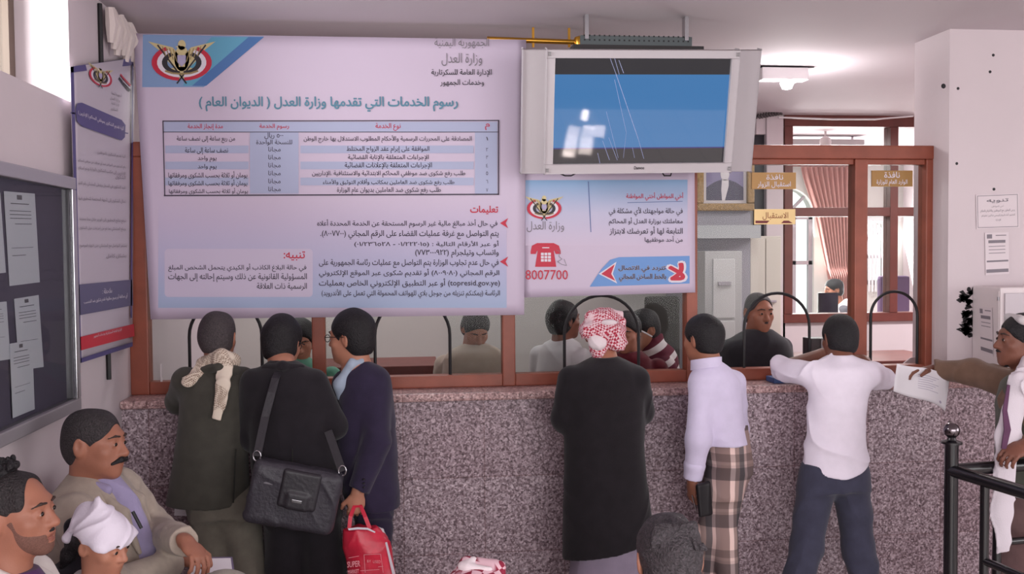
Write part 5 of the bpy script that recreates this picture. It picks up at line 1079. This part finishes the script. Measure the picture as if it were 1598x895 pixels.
# ---- 6 white shirt, arms raised on the counter
r=person(V(1302,800,-.56)[0],-.56,'man in a white shirt and navy trousers, legs apart, elbows out on the counter')
h=Head(V(1310,528,-.46),0,10,0,.98); nk=V(1310,562,-.52); pv=V(1302,740,-.56)
arms=[(V(1268,584,-.54),V(1216,574,-.34),V(1284,550,-.1),((.9,.35,.1),(0,.3,1),1,30)),(V(1352,584,-.54),V(1380,590,-.34),V(1345,560,-.1),((-.8,.5,.1),(0,.3,1),-1,30))]
legs=[(V(1277,745,-.56),V(1258,850,-.58),A3(V(1243,895,-.58)[0]-.05,-.6,G0)),(V(1326,745,-.56),V(1339,850,-.56),A3(V(1348,895,-.58)[0]+.04,-.6,G0))]
skin_body(r,h,nk,pv,arms,legs,SK2)
P,fo=h.hair(.011,nape=-.08,bumps=.0013); solid('hair',P,.004,HB,r,fo)
WS=fabric('white_cotton',(238,228,242),.03,bump=.12,bs=250)
tor=loft([RG(552,1296,1326,-.52,.065),RG(559,1280,1342,-.52,.08),RG(570,1264,1358,-.54,.105),RG(590,1260,1358,-.55,.12),RG(630,1264,1350,-.56,.12),RG(680,1261,1349,-.56,.12),RG(745,1250,1355,-.56,.13)],0,smooth=2)
cut=Prim((lambda c:(lambda x,y,z: (c[2]+.2*(x-c[0])**2*8)-z ))(V(1303,738,-.56)),[-1e3]*3,[1e3]*3,.005,'i')
solid('shirt',[tor,cut]+[cone(arms[0][0],arms[0][0]+(arms[0][1]-arms[0][0])*1.02,.07,.062,.04,cap=True),cone(arms[1][0],arms[1][0]+(arms[1][1]-arms[1][0])*1.0,.07,.062,.04,cap=True)],.0055,WS,r,creases(.008,1.3,11,(.1,0,1)))
trousers(r,legs,fabric('dark_navy_twill',(66,66,84)),[loft([RG(722,1255,1352,-.56,.115),RG(760,1251,1353,-.56,.125)],0)],(.095,.08,.072)); shoes(r,[l[2]*A3(1,1,0) for l in legs],(-10,10))
# ---- 7 man at the right edge handing over a paper
YH=-1.12
r=person(V(1600,800,YH)[0],YH,'man with a white scarf over his shoulder stretching out a paper, beside the cabinet')
h=Head(V(1594,532,YH),-80,-2,0,1.0); nk=V(1604,580,YH); pv=A3(V(1606,760,YH)[0],YH,.95)
arms=[(V(1580,602,YH+.17),V(1520,580,-.78),V(1456,577,-.66),((-1,.1,-.05),(-.1,.3,1),-1,35)),(V(1606,610,YH-.18),V(1640,696,YH-.22),V(1600,694,YH-.28),((-.9,-.2,-.35),(-.2,-.5,.85),1,60))]
legs=[(pv+A3(0,.09,-.05),A3(pv[0]-.02,YH+.09,.5),A3(pv[0],YH+.1,G0)),(pv+A3(0,-.09,-.05),A3(pv[0],YH-.09,.5),A3(pv[0]+.05,YH-.1,G0))]
skin_body(r,h,nk,pv,arms,legs,SK2)
P,fo=h.hair(.01,nape=-.07,bumps=.0013); solid('hair',P,.004,HB,r,fo); face_bits(h,r)
solid('moustache',[cone(h.at(-.026,.092,-.052),h.at(0,.104,-.046),.004,.006,.005),cone(h.at(0,.104,-.046),h.at(.026,.092,-.052),.006,.004,.005)],.0025,HB,r)
solid('beard',[h.e(0,.066,-.1,.03,.026,.02,.02),h.e(0,.09,-.058,.03,.02,.022,.01,'s')],.003,HB,r)
solid('turban',[cone(h.at(-.06,.03,.1),h.at(-.09,-.05,.06),.016,.026,.02),cone(h.at(-.09,-.05,.06),h.at(0,-.115,.03),.026,.028,.02),cone(h.at(0,-.115,.03),h.at(.09,-.05,.05),.028,.026,.02),cone(h.at(.09,-.05,.05),h.at(.06,.03,.1),.026,.016,.02),cone(h.at(.06,.03,.1),h.at(-.06,.03,.1),.018,.018,.02),h.e(0,-.05,.07,.082,.085,.06,.02)],.004,mat('grey_white_cloth',(200,192,194),.9,bump=.2,bscale=200),r,creases(.004,2.4,9,(0,0,1)))
TS=fabric('tan_sleeve',(118,92,78)); VG=fabric('grey_green_vest',(84,84,76))
solid('shirt',sleeves(arms[:1],(.075,.062,.05))+sleeves(arms[1:],(.07,.058,.047))+[cone(nk-A3(0,0,.02),nk-A3(0,0,.12),.075,.12,.04)],.005,TS,r,creases(.006,1.5,5,(1,0,.3)))
x7=nk[0]
solid('vest',[loft([(x7,YH,nk[2]-.0,.06,.06),(x7,YH,nk[2]-.05,.17,.1),(x7+.02,YH,nk[2]-.15,.215,.13),(x7+.03,YH,1.1,.2,.15),(x7+.04,YH,.85,.2,.16)],-80,smooth=3)],.007,VG,r,creases(.004,1,5))
solid('wrap_skirt',[loft([(x7+.04,YH,.95,.17,.14),(x7+.04,YH,.6,.18,.16),(x7+.05,YH,.22,.2,.18)],-80)],.008,fabric('brown_wrap',(120,92,92)),r,creases(.006,.9,5,(1,.5,0))); shoes(r,[l[2]*A3(1,1,0) for l in legs],(-80,-75),SHOEB)
sw_=mat('white_scarf_cloth',(206,196,204),.9,bump=.2,bscale=200)
sc_=solid('shoulder_scarf',[cone(V(1606,566,YH-.05),V(1592,600,YH-.2),.05,.05,.04,flat=((.5,-.6,.3),.5)),cone(V(1592,600,YH-.2),V(1572,680,YH-.24),.05,.055,.03,flat=((0,1,0),.35)),cone(V(1572,680,YH-.24),V(1566,800,YH-.24),.055,.045,.03,flat=((0,1,0),.35)),cone(V(1566,800,YH-.24),V(1566,860,YH-.24),.045,.03,.03,flat=((0,1,0),.35)),cutplane((0,0,-1),V(1566,862,YH-.24))],.0055,sw_,r,creases(.006,1.8,3,(1,0,.1)))
MB().ribbon([V(1574,600,YH-.26),V(1568,640,YH-.275),V(1572,670,YH-.277),V(1566,700,YH-.277)],(1,0,0),[.012,.02,.03,.022],.006).done('purple_edge',fabric('purple_trim',(92,58,84)),sc_)
# the sheet he holds out
pp=empty('held_paper',V(1438,602,-.68),'white sheet held out over the counter by the man at the right edge','paper')
v=[];f=[];nx,ny=12,10
for j in range(ny+1):
    for q in range(nx+1):
        a,b=q/nx,j/ny; X=(1400+78*a)*(1-b)+(1397+77*a)*b; Yp=(567+24*a**2)*(1-b)+(611+31*a**1.5)*b+3*math.sin(a*6)
        p=V(X,Yp,-.7).copy(); p[1]+=.02*math.sin(a*5+b); v.append(tuple(float(t) for t in p))
for j in range(ny):
    for q in range(nx): a=j*(nx+1)+q; f.append((a,a+nx+1,a+nx+2,a+1))
me=bpy.data.meshes.new('sheet'); me.from_pydata(v,[],f); o=link('sheet',me,WHITE,pp,True); md=o.modifiers.new('t','SOLIDIFY'); md.thickness=.001
def FQ(a,b):
    X=(1400+78*a)*(1-b)+(1397+77*a)*b; Yp=(567+24*a**2)*(1-b)+(611+31*a**1.5)*b+3*math.sin(a*6); p=V(X,Yp,-.7).copy(); p[1]+=.02*math.sin(a*5+b)-.003; return p
i=Ink(FQ); 
for k in range(7): i.rect(.45,.22+.07*k,.62,.235+.07*k).rect(.62,.22+.07*k,.8-.05*(k%3),.235+.07*k)
i.disc(.86,.86,.025,.04); i.done('print',mat('faint_print',(176,166,186),.6),pp)
# ---- 8 seated moustached man by the wall
yc=-1.5
r=person(-1.1,yc,'seated moustached man in a beige jacket and lavender shirt, holding papers on his lap')
h=Head(VX(148,692,-1.12),103,2,-4,1.05,1.12); nk=A3(-1.145,yc,1.155); pv=A3(-1.08,yc,.62)
wr_=VX(279,874,-.83); wl_=VX(291,846,-.74)
arms=[(A3(-1.14,yc-.2,1.07),A3(-1.0,yc-.34,.845),wr_,((.85,.42,-.15),(.15,.1,.95),1,45)),(A3(-1.1,yc+.2,1.07),A3(-.97,yc+.24,.87),wl_,((.55,-.6,-.35),(.3,.0,.95),-1,55))]
kl=VX(352,895,-.56)-A3(0,0,.075)
legs=[(A3(-1.05,yc-.1,.6),A3(-.6,yc-.12,.6),A3(-.56,yc-.12,G0)),(A3(-1.05,yc+.1,.62),kl,A3(-.42,yc-.22,.46))]
skin_body(r,h,nk,pv,arms,legs,SK1,.005,nose=1.15,nr=.062)
P,fo=h.hair(.006,line=.082,nape=-.08,bumps=.0013); solid('hair',P,.0035,mat('dark_grey_hair',(50,44,46),.6,var=.5,vscale=160,bump=.7,bscale=170),r,fo); face_bits(h,r)
solid('moustache',[cone(h.at(-.039,.088,-.06),h.at(-.012,.107,-.047),.006,.0105,.006),cone(h.at(-.012,.107,-.047),h.at(.012,.107,-.047),.0105,.0105,.006),cone(h.at(.012,.107,-.047),h.at(.039,.088,-.06),.0105,.006,.006)],.0025,HB,r)
BG=fabric('beige_linen',(170,156,144),.08,vs=30); LS=fabric('lavender_shirt',(158,148,182),.06)
jk=solid('jacket',[loft([(-1.15,yc,1.175,.07,.07),(-1.15,yc,1.14,.15,.09),(-1.145,yc,1.1,.205,.12),(-1.13,yc,1.02,.225,.15),(-1.1,yc,.88,.235,.175),(-1.08,yc,.74,.235,.18),(-1.07,yc,.6,.24,.19)],100,smooth=2)]+sleeves(arms,(.075,.066,.052)),.0055,BG,r,creases(.005,1.3,21,(.5,.2,.6)))
solid('shirt',[loft([(-1.11,yc-.01,1.165,.06,.062),(-1.08,yc-.01,1.1,.06,.09),(-1.055,yc-.015,1.0,.075,.115),(-1.02,yc-.02,.85,.095,.125),(-1.0,yc-.02,.7,.11,.125)],104,smooth=2)],.0045,LS,r,creases(.004,1.6,5,(.3,0,1)))
for s in (1,-1): solid('lapel',[cone(A3(-1.12,yc-.01+s*.075,1.15),A3(-1.0,yc-.015+s*.105,1.04),.012,.022,.02),cone(A3(-1.0,yc-.015+s*.105,1.04),A3(-.945,yc-.02+s*.1,.9),.022,.008,.02)],.0045,BG,jk)
for s in (1,-1): solid('shirt_collar',[cone(h.at(s*.04,.0,-.125),h.at(s*.035,.07,-.15),.014,.02,.015)],.004,LS,r)
MB().tube([A3(-.955,yc-.16,1.06),A3(-.925,yc-.165,1.0)],.006,6).done('pen',BLACK,r,True)
trousers(r,legs,fabric('grey_beige_trouser',(138,130,122)),[cone(A3(-1.08,yc-.08,.6),A3(-1.08,yc+.08,.6),.13,.13,.05)],(.1,.08,.065)); shoes(r,[A3(-.55,yc-.12,0)],(85,))
q0=VX(300,872,-.72); cb=empty('clipboard',q0,'white papers on a purple folder lying on the lap of the moustached man','paper')
def FLp(u,v,dz=0): return V(304,871,-1.66)*(1-u)*(1-v)+V(360,870,-1.62)*u*(1-v)+V(366,918,-1.86)*u*v+V(290,920,-1.9)*(1-u)*v+A3(0,0,dz)
for n_,m_,dz,(u0,u1,v0,v1) in (('folder',fabric('purple_folder',(108,92,124)),-.008,(-.04,1.06,-.12,1)),('sheet',WHITE,0,(0,1,0,1))):
    MB().prism([FLp(u,v,dz) for u,v in ((u0,v0),(u1,v0),(u1,v1),(u0,v1))],(0,0,-.006)).done(n_,m_,cb)
# ---- 9 nearest seated man, profile
yc=-2.36
r=person(-1.08,yc,'man with receding dark hair and stubble in a white jacket, lower left corner')
h=Head(VX(25,800,-1.06),100,-1,2,.98,1.05); hy=h.c[1]; yc=hy; nk=A3(-1.09,yc,h.c[2]-.19); pv=A3(-1.1,yc,.62)
arms=[(A3(-1.12,yc-.2,1.02),A3(-1.0,yc-.28,.78),A3(-.78,yc-.16,.7),((.9,.3,-.2),(0,0,1),1,40)),(A3(-1.1,yc+.2,1.02),A3(-.98,yc+.22,.78),A3(-.76,yc+.08,.7),((.9,-.3,-.2),(0,0,1),-1,40))]
legs=[(A3(-1.05,yc-.1,.6),A3(-.62,yc-.13,.6),A3(-.58,yc-.13,G0)),(A3(-1.05,yc+.1,.6),A3(-.62,yc+.13,.6),A3(-.58,yc+.13,G0))]
skin_body(r,h,nk,pv,arms,legs,SK1,.0045,mouth=.006,nose=1.1,nr=.06)
P,fo=h.hair(.005,line=.088,nape=-.09,face=(.1,-.03,.072,.085,.13),bumps=.0013,seed=4); solid('hair',P,.003,mat('dark_brown_hair',(38,32,34),.6,var=.45,vscale=160,bump=.7,bscale=170),r,fo); face_bits(h,r,lips=True)
P=[h.e(0,-.04,.118,.045,.045,.03,.01)]
rr_=np.random.default_rng(8)
for q_ in range(46): P.append(h.e(*(np.array([0,-.035,.14])+rr_.normal(size=3)*np.array([.026,.024,.011])),.008,.008,.011,.005))
solid('tousled_tuft',P,.003,HB,r)
solid('stubble',[h.e(0,-.012,.035,.0763,.0963,.0813),h.e(0,.03,-.02,.0653,.0653,.0863,.03),h.e(0,.045,-.062,.0513*1.05,.0533,.0513,.035),h.e(0,.078,-.098,.0213,.0173,.0173,.03),h.e(0,.102,-.064,.02,.03,.012,.003,'s'),h.e(0,.085,.02,.14,.07,.075,.003,'s'),h.e(0,.095,-.035,.045,.05,.02,.003,'s'),cutplane(h.M[:,2]-.3*h.M[:,1],h.at(0,.0,-.012),.003),cutplane(-h.M[:,1],h.at(0,-.004,0),.003)],.003,mat('stubble_skin',(108,74,64),.7,var=.25,vscale=300),r)
solid('moustache',[cone(h.at(-.028,.09,-.055),h.at(0,.103,-.046),.0035,.005,.005),cone(h.at(0,.103,-.046),h.at(.028,.09,-.055),.005,.0035,.005)],.0025,mat('dark_brown_hair',(38,32,34)),r)
WJ=fabric('white_jacket_cloth',(214,204,200),.04); PU=fabric('purple_shirt',(78,44,88))
zt=nk[2]+.0
solid('jacket',[loft([(-1.1,yc,zt+.03,.075,.075),(-1.1,yc,zt,.13,.095),(-1.1,yc,zt-.05,.2,.12),(-1.1,yc,zt-.15,.225,.14),(-1.09,yc,.8,.22,.16),(-1.08,yc,.58,.22,.17)],100,smooth=2)]+sleeves(arms,(.072,.062,.05)),.0055,WJ,r,creases(.005,1.2,31,(.4,.2,.6)))
solid('purple_shirt',[loft([(-1.06,yc,zt+.035,.05,.055),(-1.04,yc,zt-.02,.06,.075),(-1.02,yc,zt-.14,.07,.1),(-1.0,yc,.7,.07,.11)],100,smooth=2)],.0045,PU,r)
for s in (1,-1): solid('jacket_collar',[cone(A3(-1.09,yc+s*.07,zt+.045),A3(-1.0,yc+s*.055,zt-.02),.016,.024,.015)],.004,WJ,r)
trousers(r,legs,fabric('grey_beige_trouser',(138,130,122)),[cone(A3(-1.08,yc-.08,.6),A3(-1.08,yc+.08,.6),.13,.13,.05)],(.1,.08,.065)); shoes(r,[l[2]*A3(1,1,0) for l in legs],(85,88))
# black rounded form filling the dark area between near man and child
q=VX(100,880,-1.1); o=solid('black_form',[rbox(A3(q[0]-.02,q[1]+.1,.72),(.11,.07,.22),basis(100),.05),cone(A3(q[0]+.02,q[1]+.1,.9),A3(q[0]+.0,q[1]+.09,q[2]+.1),.05,.03,.05)],.006,fabric('black_cloth',(34,28,36)),None,creases(.006,1.5,2)); put(o,(q[0],q[1]+.1,.5)); tag(o,'black cloth bag standing on the bench between the nearest man and the child','bag')
# ---- 10 child in a white cap
r=person(-.96,-1.95,'child in a tied white cap and white jacket over red, looking down')
h=Head(VX(158,845,-.97),112,18,6,.86,.9); yc=h.c[1]; nk=A3(-.99,yc,h.c[2]-.15); pv=A3(-1.02,yc,.6)
arms=[(nk+A3(0,-.13,-.07),nk+A3(.03,-.17,-.26),nk+A3(.17,-.08,-.33),((.9,.3,-.2),(0,0,1),1,40,.7)),(nk+A3(0,.13,-.07),nk+A3(.03,.16,-.26),nk+A3(.17,.08,-.33),((.9,-.3,-.2),(0,0,1),-1,40,.7))]
legs=[(pv+A3(.02,-.07,0),A3(-.72,yc-.08,.58),A3(-.7,yc-.08,.25)),(pv+A3(.02,.07,0),A3(-.72,yc+.08,.58),A3(-.7,yc+.08,.25))]
skin_body(r,h,nk,pv,arms,legs,SK3,.0045,chest=.075,nr=.045); face_bits(h,r)
WC=mat('white_cap_cloth',(226,216,230),.85,bump=.15,bscale=150)
solid('cap',[h.e(0,-.01,.045,.088,.106,.085,.02),cone(h.at(-.07,.055,.03),h.at(.07,.055,.03),.03,.03,.03),h.e(-.01,-.075,.07,.05,.06,.06,.03),cone(h.at(0,-.03,.12),h.at(0,-.05,.155),.03,.012,.03),h.e(0,-.1,.03,.06,.03,.07,.02),cutplane((-h.M[:,2]+.0*h.M[:,1]),h.at(0,0,.022),.006)],.004,WC,r,creases(.005,2.2,6,(.5,.5,.8)))
solid('cap_tail',[cone(h.at(-.02,-.09,.06),h.at(.02,-.13,-.03),.035,.02,.02)],.004,WC,r,creases(.004,2.2,6))
solid('hair',[h.e(0,-.05,0,.07,.055,.06),cone(h.at(0,-.09,-.02),h.at(.0,-.13,-.11),.03,.022,.02),cone(h.at(.0,-.13,-.11),h.at(0,-.15,-.17),.022,.01,.02)],.004,HB,r,creases(.002,4,3))
solid('jacket',[loft([nk.tolist()+[.07,.055] ,(nk[0],yc,nk[2]-.04,.12,.075),(nk[0],yc,nk[2]-.12,.15,.1),(nk[0]+.01,yc,.56,.16,.12)],108,smooth=2),cone(nk+A3(-.04,-.06,.01),nk+A3(-.06,.05,.01),.035,.035,.02)]+sleeves(arms,(.052,.046,.036)),.005,fabric('white_fleece',(214,204,204),.05,bs=200),r,creases(.004,1.6,4))
solid('red_top',[loft([(nk[0]+.035,yc,nk[2]+.035,.05,.04),(nk[0]+.04,yc,nk[2]-.02,.058,.062),(nk[0]+.035,yc,nk[2]-.12,.06,.09),(nk[0]+.03,yc,.6,.06,.105)],108,smooth=2)],.004,fabric('red_knit',(166,28,50)),r)
trousers(r,legs,fabric('dark_navy_twill',(66,66,84)),[cone(pv+A3(0,-.06,0),pv+A3(0,.06,0),.085,.085,.04)],(.072,.058,.05)); shoes(r,[A3(-.67,yc-.08,.17),A3(-.67,yc+.08,.17)],(95,95))
# ---- 11 balding man, bottom edge
r=person(V(1043,870,-2.45)[0],-2.5,'man with thinning dark grey hair and a bald spot, seen from behind')
h=Head(V(1043,874,-2.45),3,8,0,1.1); x_=h.c[0]; nk=A3(x_,-2.52,h.c[2]-.19); pv=A3(x_,-2.55,.54)
arms=[(nk+A3(-.19,0,-.09),nk+A3(-.25,.05,-.33),nk+A3(-.12,.27,-.4),((.2,.95,-.1),(0,0,1),1,40)),(nk+A3(.19,0,-.09),nk+A3(.25,.05,-.33),nk+A3(.12,.27,-.4),((-.2,.95,-.1),(0,0,1),-1,40))]
legs=[(A3(x_-.1,-2.5,.52),A3(x_-.13,-2.08,.52),A3(x_-.13,-2.05,G0)),(A3(x_+.1,-2.5,.52),A3(x_+.13,-2.08,.52),A3(x_+.13,-2.05,G0))]
skin_body(r,h,nk,pv,arms,legs,SK3,.005)
P,fo=h.hair(.009,nape=-.085,bumps=.0013,seed=6); P.append(h.e(-.02,-.055,.125,.018,.022,.018,.02,'s')); P.append(h.e(.025,-.075,.122,.018,.008,.014,.012,'s'))
for k in range(40):
    a=rr_.uniform(-1.1,1.1); P.append(cone(h.at(.06*math.sin(a),-.075-.01*math.cos(a),.105),h.at(.085*math.sin(a),-.1-.012*math.cos(a),.045),.004,.003,.003))
solid('hair',P,.0028,mat('thin_black_grey_hair',(64,58,62),.5,var=.6,vscale=140,bump=.8,bscale=190),r,fo)
solid('jacket',[loft([(x_,-2.52,nk[2]+.02,.07,.065),(x_,-2.52,nk[2]-.03,.16,.09),(x_,-2.52,nk[2]-.1,.21,.12),(x_,-2.53,.75,.2,.14),(x_,-2.53,.46,.21,.16)],0,smooth=2)]+sleeves(arms,(.07,.06,.05)),.007,fabric('charcoal_cloth',(52,48,54)),r,creases(.004,1.1,3))
trousers(r,legs,fabric('dark_navy_twill',(66,66,84)),[cone(pv-A3(.07,0,0),pv+A3(.07,0,0),.12,.12,.05)],(.095,.075,.065)); shoes(r,[l[2]*A3(1,1,0) for l in legs],(-5,5))
# ---- 12 head-cloth, bottom edge
r=person(V(745,880,-2.5)[0],-2.52,'person in a maroon and white chequered headcloth, only its top showing at the bottom')
h=Head(V(747,946,-2.5),0,10,0,1.0); x_=h.c[0]; nk=A3(x_,-2.55,h.c[2]-.18); pv=A3(x_,-2.58,.52)
arms=[(nk+A3(-.17,0,-.08),nk+A3(-.22,.08,-.24),nk+A3(-.1,.28,-.26),((.2,.95,-.1),(0,0,1),1,40)),(nk+A3(.17,0,-.08),nk+A3(.22,.08,-.24),nk+A3(.1,.28,-.26),((-.2,.95,-.1),(0,0,1),-1,40))]
legs=[(A3(x_-.1,-2.5,.5),A3(x_-.13,-2.12,.5),A3(x_-.13,-2.1,G0)),(A3(x_+.1,-2.5,.5),A3(x_+.13,-2.12,.5),A3(x_+.13,-2.1,G0))]
skin_body(r,h,nk,pv,arms,legs,SK1,.006)
solid('head_cloth',[h.e(0,-.01,.035,.097,.112,.092,.03),cone(h.at(-.09,.02,.0),h.at(0,-.11,.0),.035,.04,.03),cone(h.at(0,-.11,.0),h.at(.09,.02,.0),.04,.035,.03),h.e(0,-.09,-.06,.07,.05,.1,.03),cone(h.at(-.03,-.02,.12),h.at(.06,-.03,.11),.022,.02,.02)],.0045,checked('maroon_head_cloth',(134,30,56),(214,176,186),40,mix=.0),r,creases(.005,2.2,5,(1,.4,.4)))
solid('head_cloth_fold',[cone(h.at(-.045,-.035,.118),h.at(-.015,-.03,.13),.014,.013,.01),cone(h.at(-.03,-.05,.115),h.at(.03,-.07,.112),.013,.006,.02)],.0035,mat('white_cloth',(222,208,212)),r)
solid('jacket',[loft([(x_,-2.55,nk[2]+.02,.07,.065),(x_,-2.55,nk[2]-.03,.15,.09),(x_,-2.55,nk[2]-.1,.2,.12),(x_,-2.56,.44,.2,.15)],0,smooth=2)]+sleeves(arms,(.07,.06,.05)),.007,fabric('brown_cloth',(92,74,66)),r,creases(.004,1.1,3))
trousers(r,legs,fabric('grey_beige_trouser',(138,130,122)),[cone(pv-A3(.07,0,0),pv+A3(.07,0,0),.12,.12,.05)],(.095,.075,.065)); shoes(r,[l[2]*A3(1,1,0) for l in legs],(-5,5))
# ---------------------------------------------------------------- people behind the glass (they stand on the office floor)
def clerk(hp,Y,yaw,pitch,label,torso,tm,hairm=HB,sk=SK1,face=180,sc=1.0,arms=None,shirt=None,eyes=False,ht=.011,trm=None,roll=0,hl=.07):
    h=Head(V(hp[0],hp[1],Y),yaw,pitch,roll,sc); x0=h.c[0]; r=person(x0,Y,label); B=basis(face); off=-B@A3(0,.03,0)
    nk=h.at(0,-.03,-.13); nk[2]=h.c[2]-.15*sc; pv=A3(nk[0],Y-B[1,1]*.0,.92)
    sw=B@A3(1,0,0)
    if arms is None: arms=[(nk+sw*.18-A3(0,0,.08),nk+sw*.21-A3(0,0,.36),nk+sw*.2-A3(0,0,.58)+B@A3(0,.06,0),((0,0,-1),sw,1,35)),(nk-sw*.18-A3(0,0,.08),nk-sw*.21-A3(0,0,.36),nk-sw*.2-A3(0,0,.58)+B@A3(0,.06,0),((0,0,-1),-sw,1,35))]
    legs=[(pv+sw*.09,pv+sw*.1-A3(0,0,.42),A3(*(pv+sw*.1)[:2],G0)),(pv-sw*.09,pv-sw*.1-A3(0,0,.42),A3(*(pv-sw*.1)[:2],G0))]
    skin_body(r,h,nk,pv,arms,legs,sk,.006)
    P,fo=h.hair(ht,line=hl,nape=-.08,bumps=.0013); solid('hair',P,.004,hairm,r,fo)
    face_bits(h,r,eyes=eyes)
    pts=[RG(y,a,b,Y,d) for y,a,b,d in torso]; c=pts[-1]; pts.append((c[0],Y,.88,max(.17,c[3]*.9),.13))
    garment=solid('jacket' if shirt is not None else 'shirt',[loft(pts,face,smooth=2)]+sleeves(arms,(.066,.057,.047)),.007,tm,r,creases(.004,1.2,int(hp[0])))
    if shirt is not None:
        f=B@A3(0,1,0); solid('inner_shirt',[cone(nk+f*.05,nk+f*.095-A3(0,0,.12),.03,.035,.03),cone(nk+f*.095-A3(0,0,.12),nk+f*.085-A3(0,0,.4),.035,.05,.03)],.005,shirt,r)
    trousers(r,legs,trm or fabric('dark_navy_twill',(66,66,84)),[loft([(pv[0],Y,.86,.16,.12),(pv[0],Y,.97,.165,.12)],face)],(.09,.075,.065)); shoes(r,[l[2]*A3(1,1,0) for l in legs],(face,face)); return r,h,nk,B
BJ=fabric('sand_jacket',(178,164,150),.06)
r,h,nk,B=clerk((742,513),.85,168,34,'man in a sand coloured jacket bending his head behind the glass',[(536,722,760,.07),(542,706,776,.1),(555,693,790,.12),(590,688,796,.13)],BJ,hairm=mat('dark_grey_hair',(50,44,46)),shirt=fabric('grey_green_shirt',(150,154,146),.1),face=170)
lan=MB().ribbon([nk+B@A3(-.06,.09,.0),nk+B@A3(-.02,.15,-.14),nk+B@A3(0,.15,-.2),nk+B@A3(.02,.15,-.14),nk+B@A3(.06,.09,.0)],(1,0,0),.012,.003); lan.done('lanyard',mat('dark_lanyard',(60,50,54),.7),r)
clerk((880,500),.8,62,-2,'man in a white T-shirt, back half turned, behind the glass beside the chequered headcloth',[(526,866,890,.06),(533,850,905,.09),(545,836,915,.11),(580,832,915,.12)],fabric('white_tshirt',(206,204,206),.03),sk=SK2,face=50,ht=.014)
clerk((977,518),.58,-152,12,'black haired man in a dark red shirt leaning in behind the glass',[(548,958,1000,.07),(556,945,1012,.1),(575,938,1018,.12)],fabric('dark_red_shirt',(92,24,36)),face=-160,ht=.014,sk=SK1)
st_,snt2,sb2=new_nodes('striped_sweater'); t2=snt2.nodes.new('ShaderNodeTexCoord'); s3=snt2.nodes.new('ShaderNodeSeparateXYZ'); snt2.links.new(t2.outputs['Object'],s3.inputs[0])
ma=snt2.nodes.new('ShaderNodeMath'); ma.operation='MULTIPLY_ADD'; ma.inputs[1].default_value=-.55; snt2.links.new(s3.outputs[0],ma.inputs[0]); snt2.links.new(s3.outputs[2],ma.inputs[2])
mb2=snt2.nodes.new('ShaderNodeMath'); mb2.operation='MULTIPLY_ADD'; mb2.inputs[1].default_value=9.5; mb2.inputs[2].default_value=20.3; snt2.links.new(ma.outputs[0],mb2.inputs[0]); mc=snt2.nodes.new('ShaderNodeMath'); mc.operation='FRACT'; snt2.links.new(mb2.outputs[0],mc.inputs[0]); r3=ramp(snt2,[(0,(92,22,44)),(.6,(206,196,198))],'CONSTANT'); snt2.links.new(mc.outputs[0],r3.inputs[0]); snt2.links.new(r3.outputs[0],sb2.inputs['Base Color']); sb2.inputs['Roughness'].default_value=.9
clerk((1003,514),.78,-115,14,'man in a maroon and white striped sweater facing left, behind the glass',[(533,1008,1034,.07),(520,1016,1030,.05),(541,1000,1050,.1),(556,998,1058,.12),(580,996,1062,.13)],st_,face=-110,ht=.014,sk=SK1)
MB().tube([V(990,510,.66),V(1018,525,.62)],.005,6).done('cigarette',WHITE).name='white_stick'
o=bpy.data.objects['white_stick']; put(o,V(1004,518,.64)); tag(o,'thin white pen held up in front of the man in the striped sweater','pen')
r,h,nk,B=clerk((1184,487),.62,172,6,'grey haired man in a dark jacket facing the counter behind the glass',[(513,1166,1204,.07),(521,1148,1216,.1),(532,1135,1230,.12),(552,1126,1238,.13),(590,1122,1244,.14)],fabric('dark_zip_jacket',(50,48,54)),hairm=HG,ht=.005,shirt=fabric('black_cloth',(34,28,36)),face=175,eyes=True,sc=1.02,hl=.104)
solid('moustache',[cone(h.at(-.028,.088,-.054),h.at(0,.103,-.047),.004,.0065,.005),cone(h.at(0,.103,-.047),h.at(.028,.088,-.054),.0065,.004,.005)],.003,HG,r)
clerk((468,531),.6,175,18,'person in a green top behind the glass, half hidden by the man in black',[(556,446,482,.07),(562,425,490,.1),(575,410,495,.12),(600,404,500,.13)],fabric('sea_green_cloth',(104,160,138)),face=180,ht=.015,sk=SK3)
r,h,nk,B=clerk((1301,452),5.3,-88,10,'man with a white scarf at the desk in the far room, seen through two panes',[(474,1296,1312,.07),(480,1286,1322,.1),(492,1284,1332,.13),(505,1284,1334,.14)],fabric('grey_far_jacket',(96,92,100)),face=-85,ht=.01)
solid('scarf',[cone(nk+A3(.06,-.1,0),nk+A3(-.1,-.14,-.12),.055,.06,.04),cone(nk+A3(-.1,-.14,-.12),nk+A3(-.12,-.1,-.3),.06,.05,.04)],.006,mat('white_cloth',(222,208,212)),r,creases(.004,2,3))
q=V(1028,482,1.7); ch=empty('office_chair',(q[0],1.7,0),'tall dark grey-green chair back behind the man in the striped sweater','chair'); DG=mat('dark_green_grey_cloth',(62,60,58),.85)
MB().box(q[0]-.1,q[0]+.16,1.68,1.76,.7,V(1028,462,1.7)[2],.03).done('backrest',DG,ch); MB().box(q[0]-.2,q[0]+.24,1.76,2.2,.45,.55,.03).done('seat',DG,ch); MB().box(q[0]+.0,q[0]+.06,1.74,1.78,.5,.72).done('back_support',BLACKM,ch); MB().tube([(q[0]+.02,1.98,.05),(q[0]+.02,1.98,.46)],.03,10).done('column',STEEL,ch)
for k in range(5): a=k*2*math.pi/5; MB().tube([(q[0]+.02,1.98,.09),(q[0]+.02+.28*math.cos(a),1.98+.28*math.sin(a),.025)],.022,8).done('leg',BLACKM,ch)
bpy.data.objects.remove(_to)
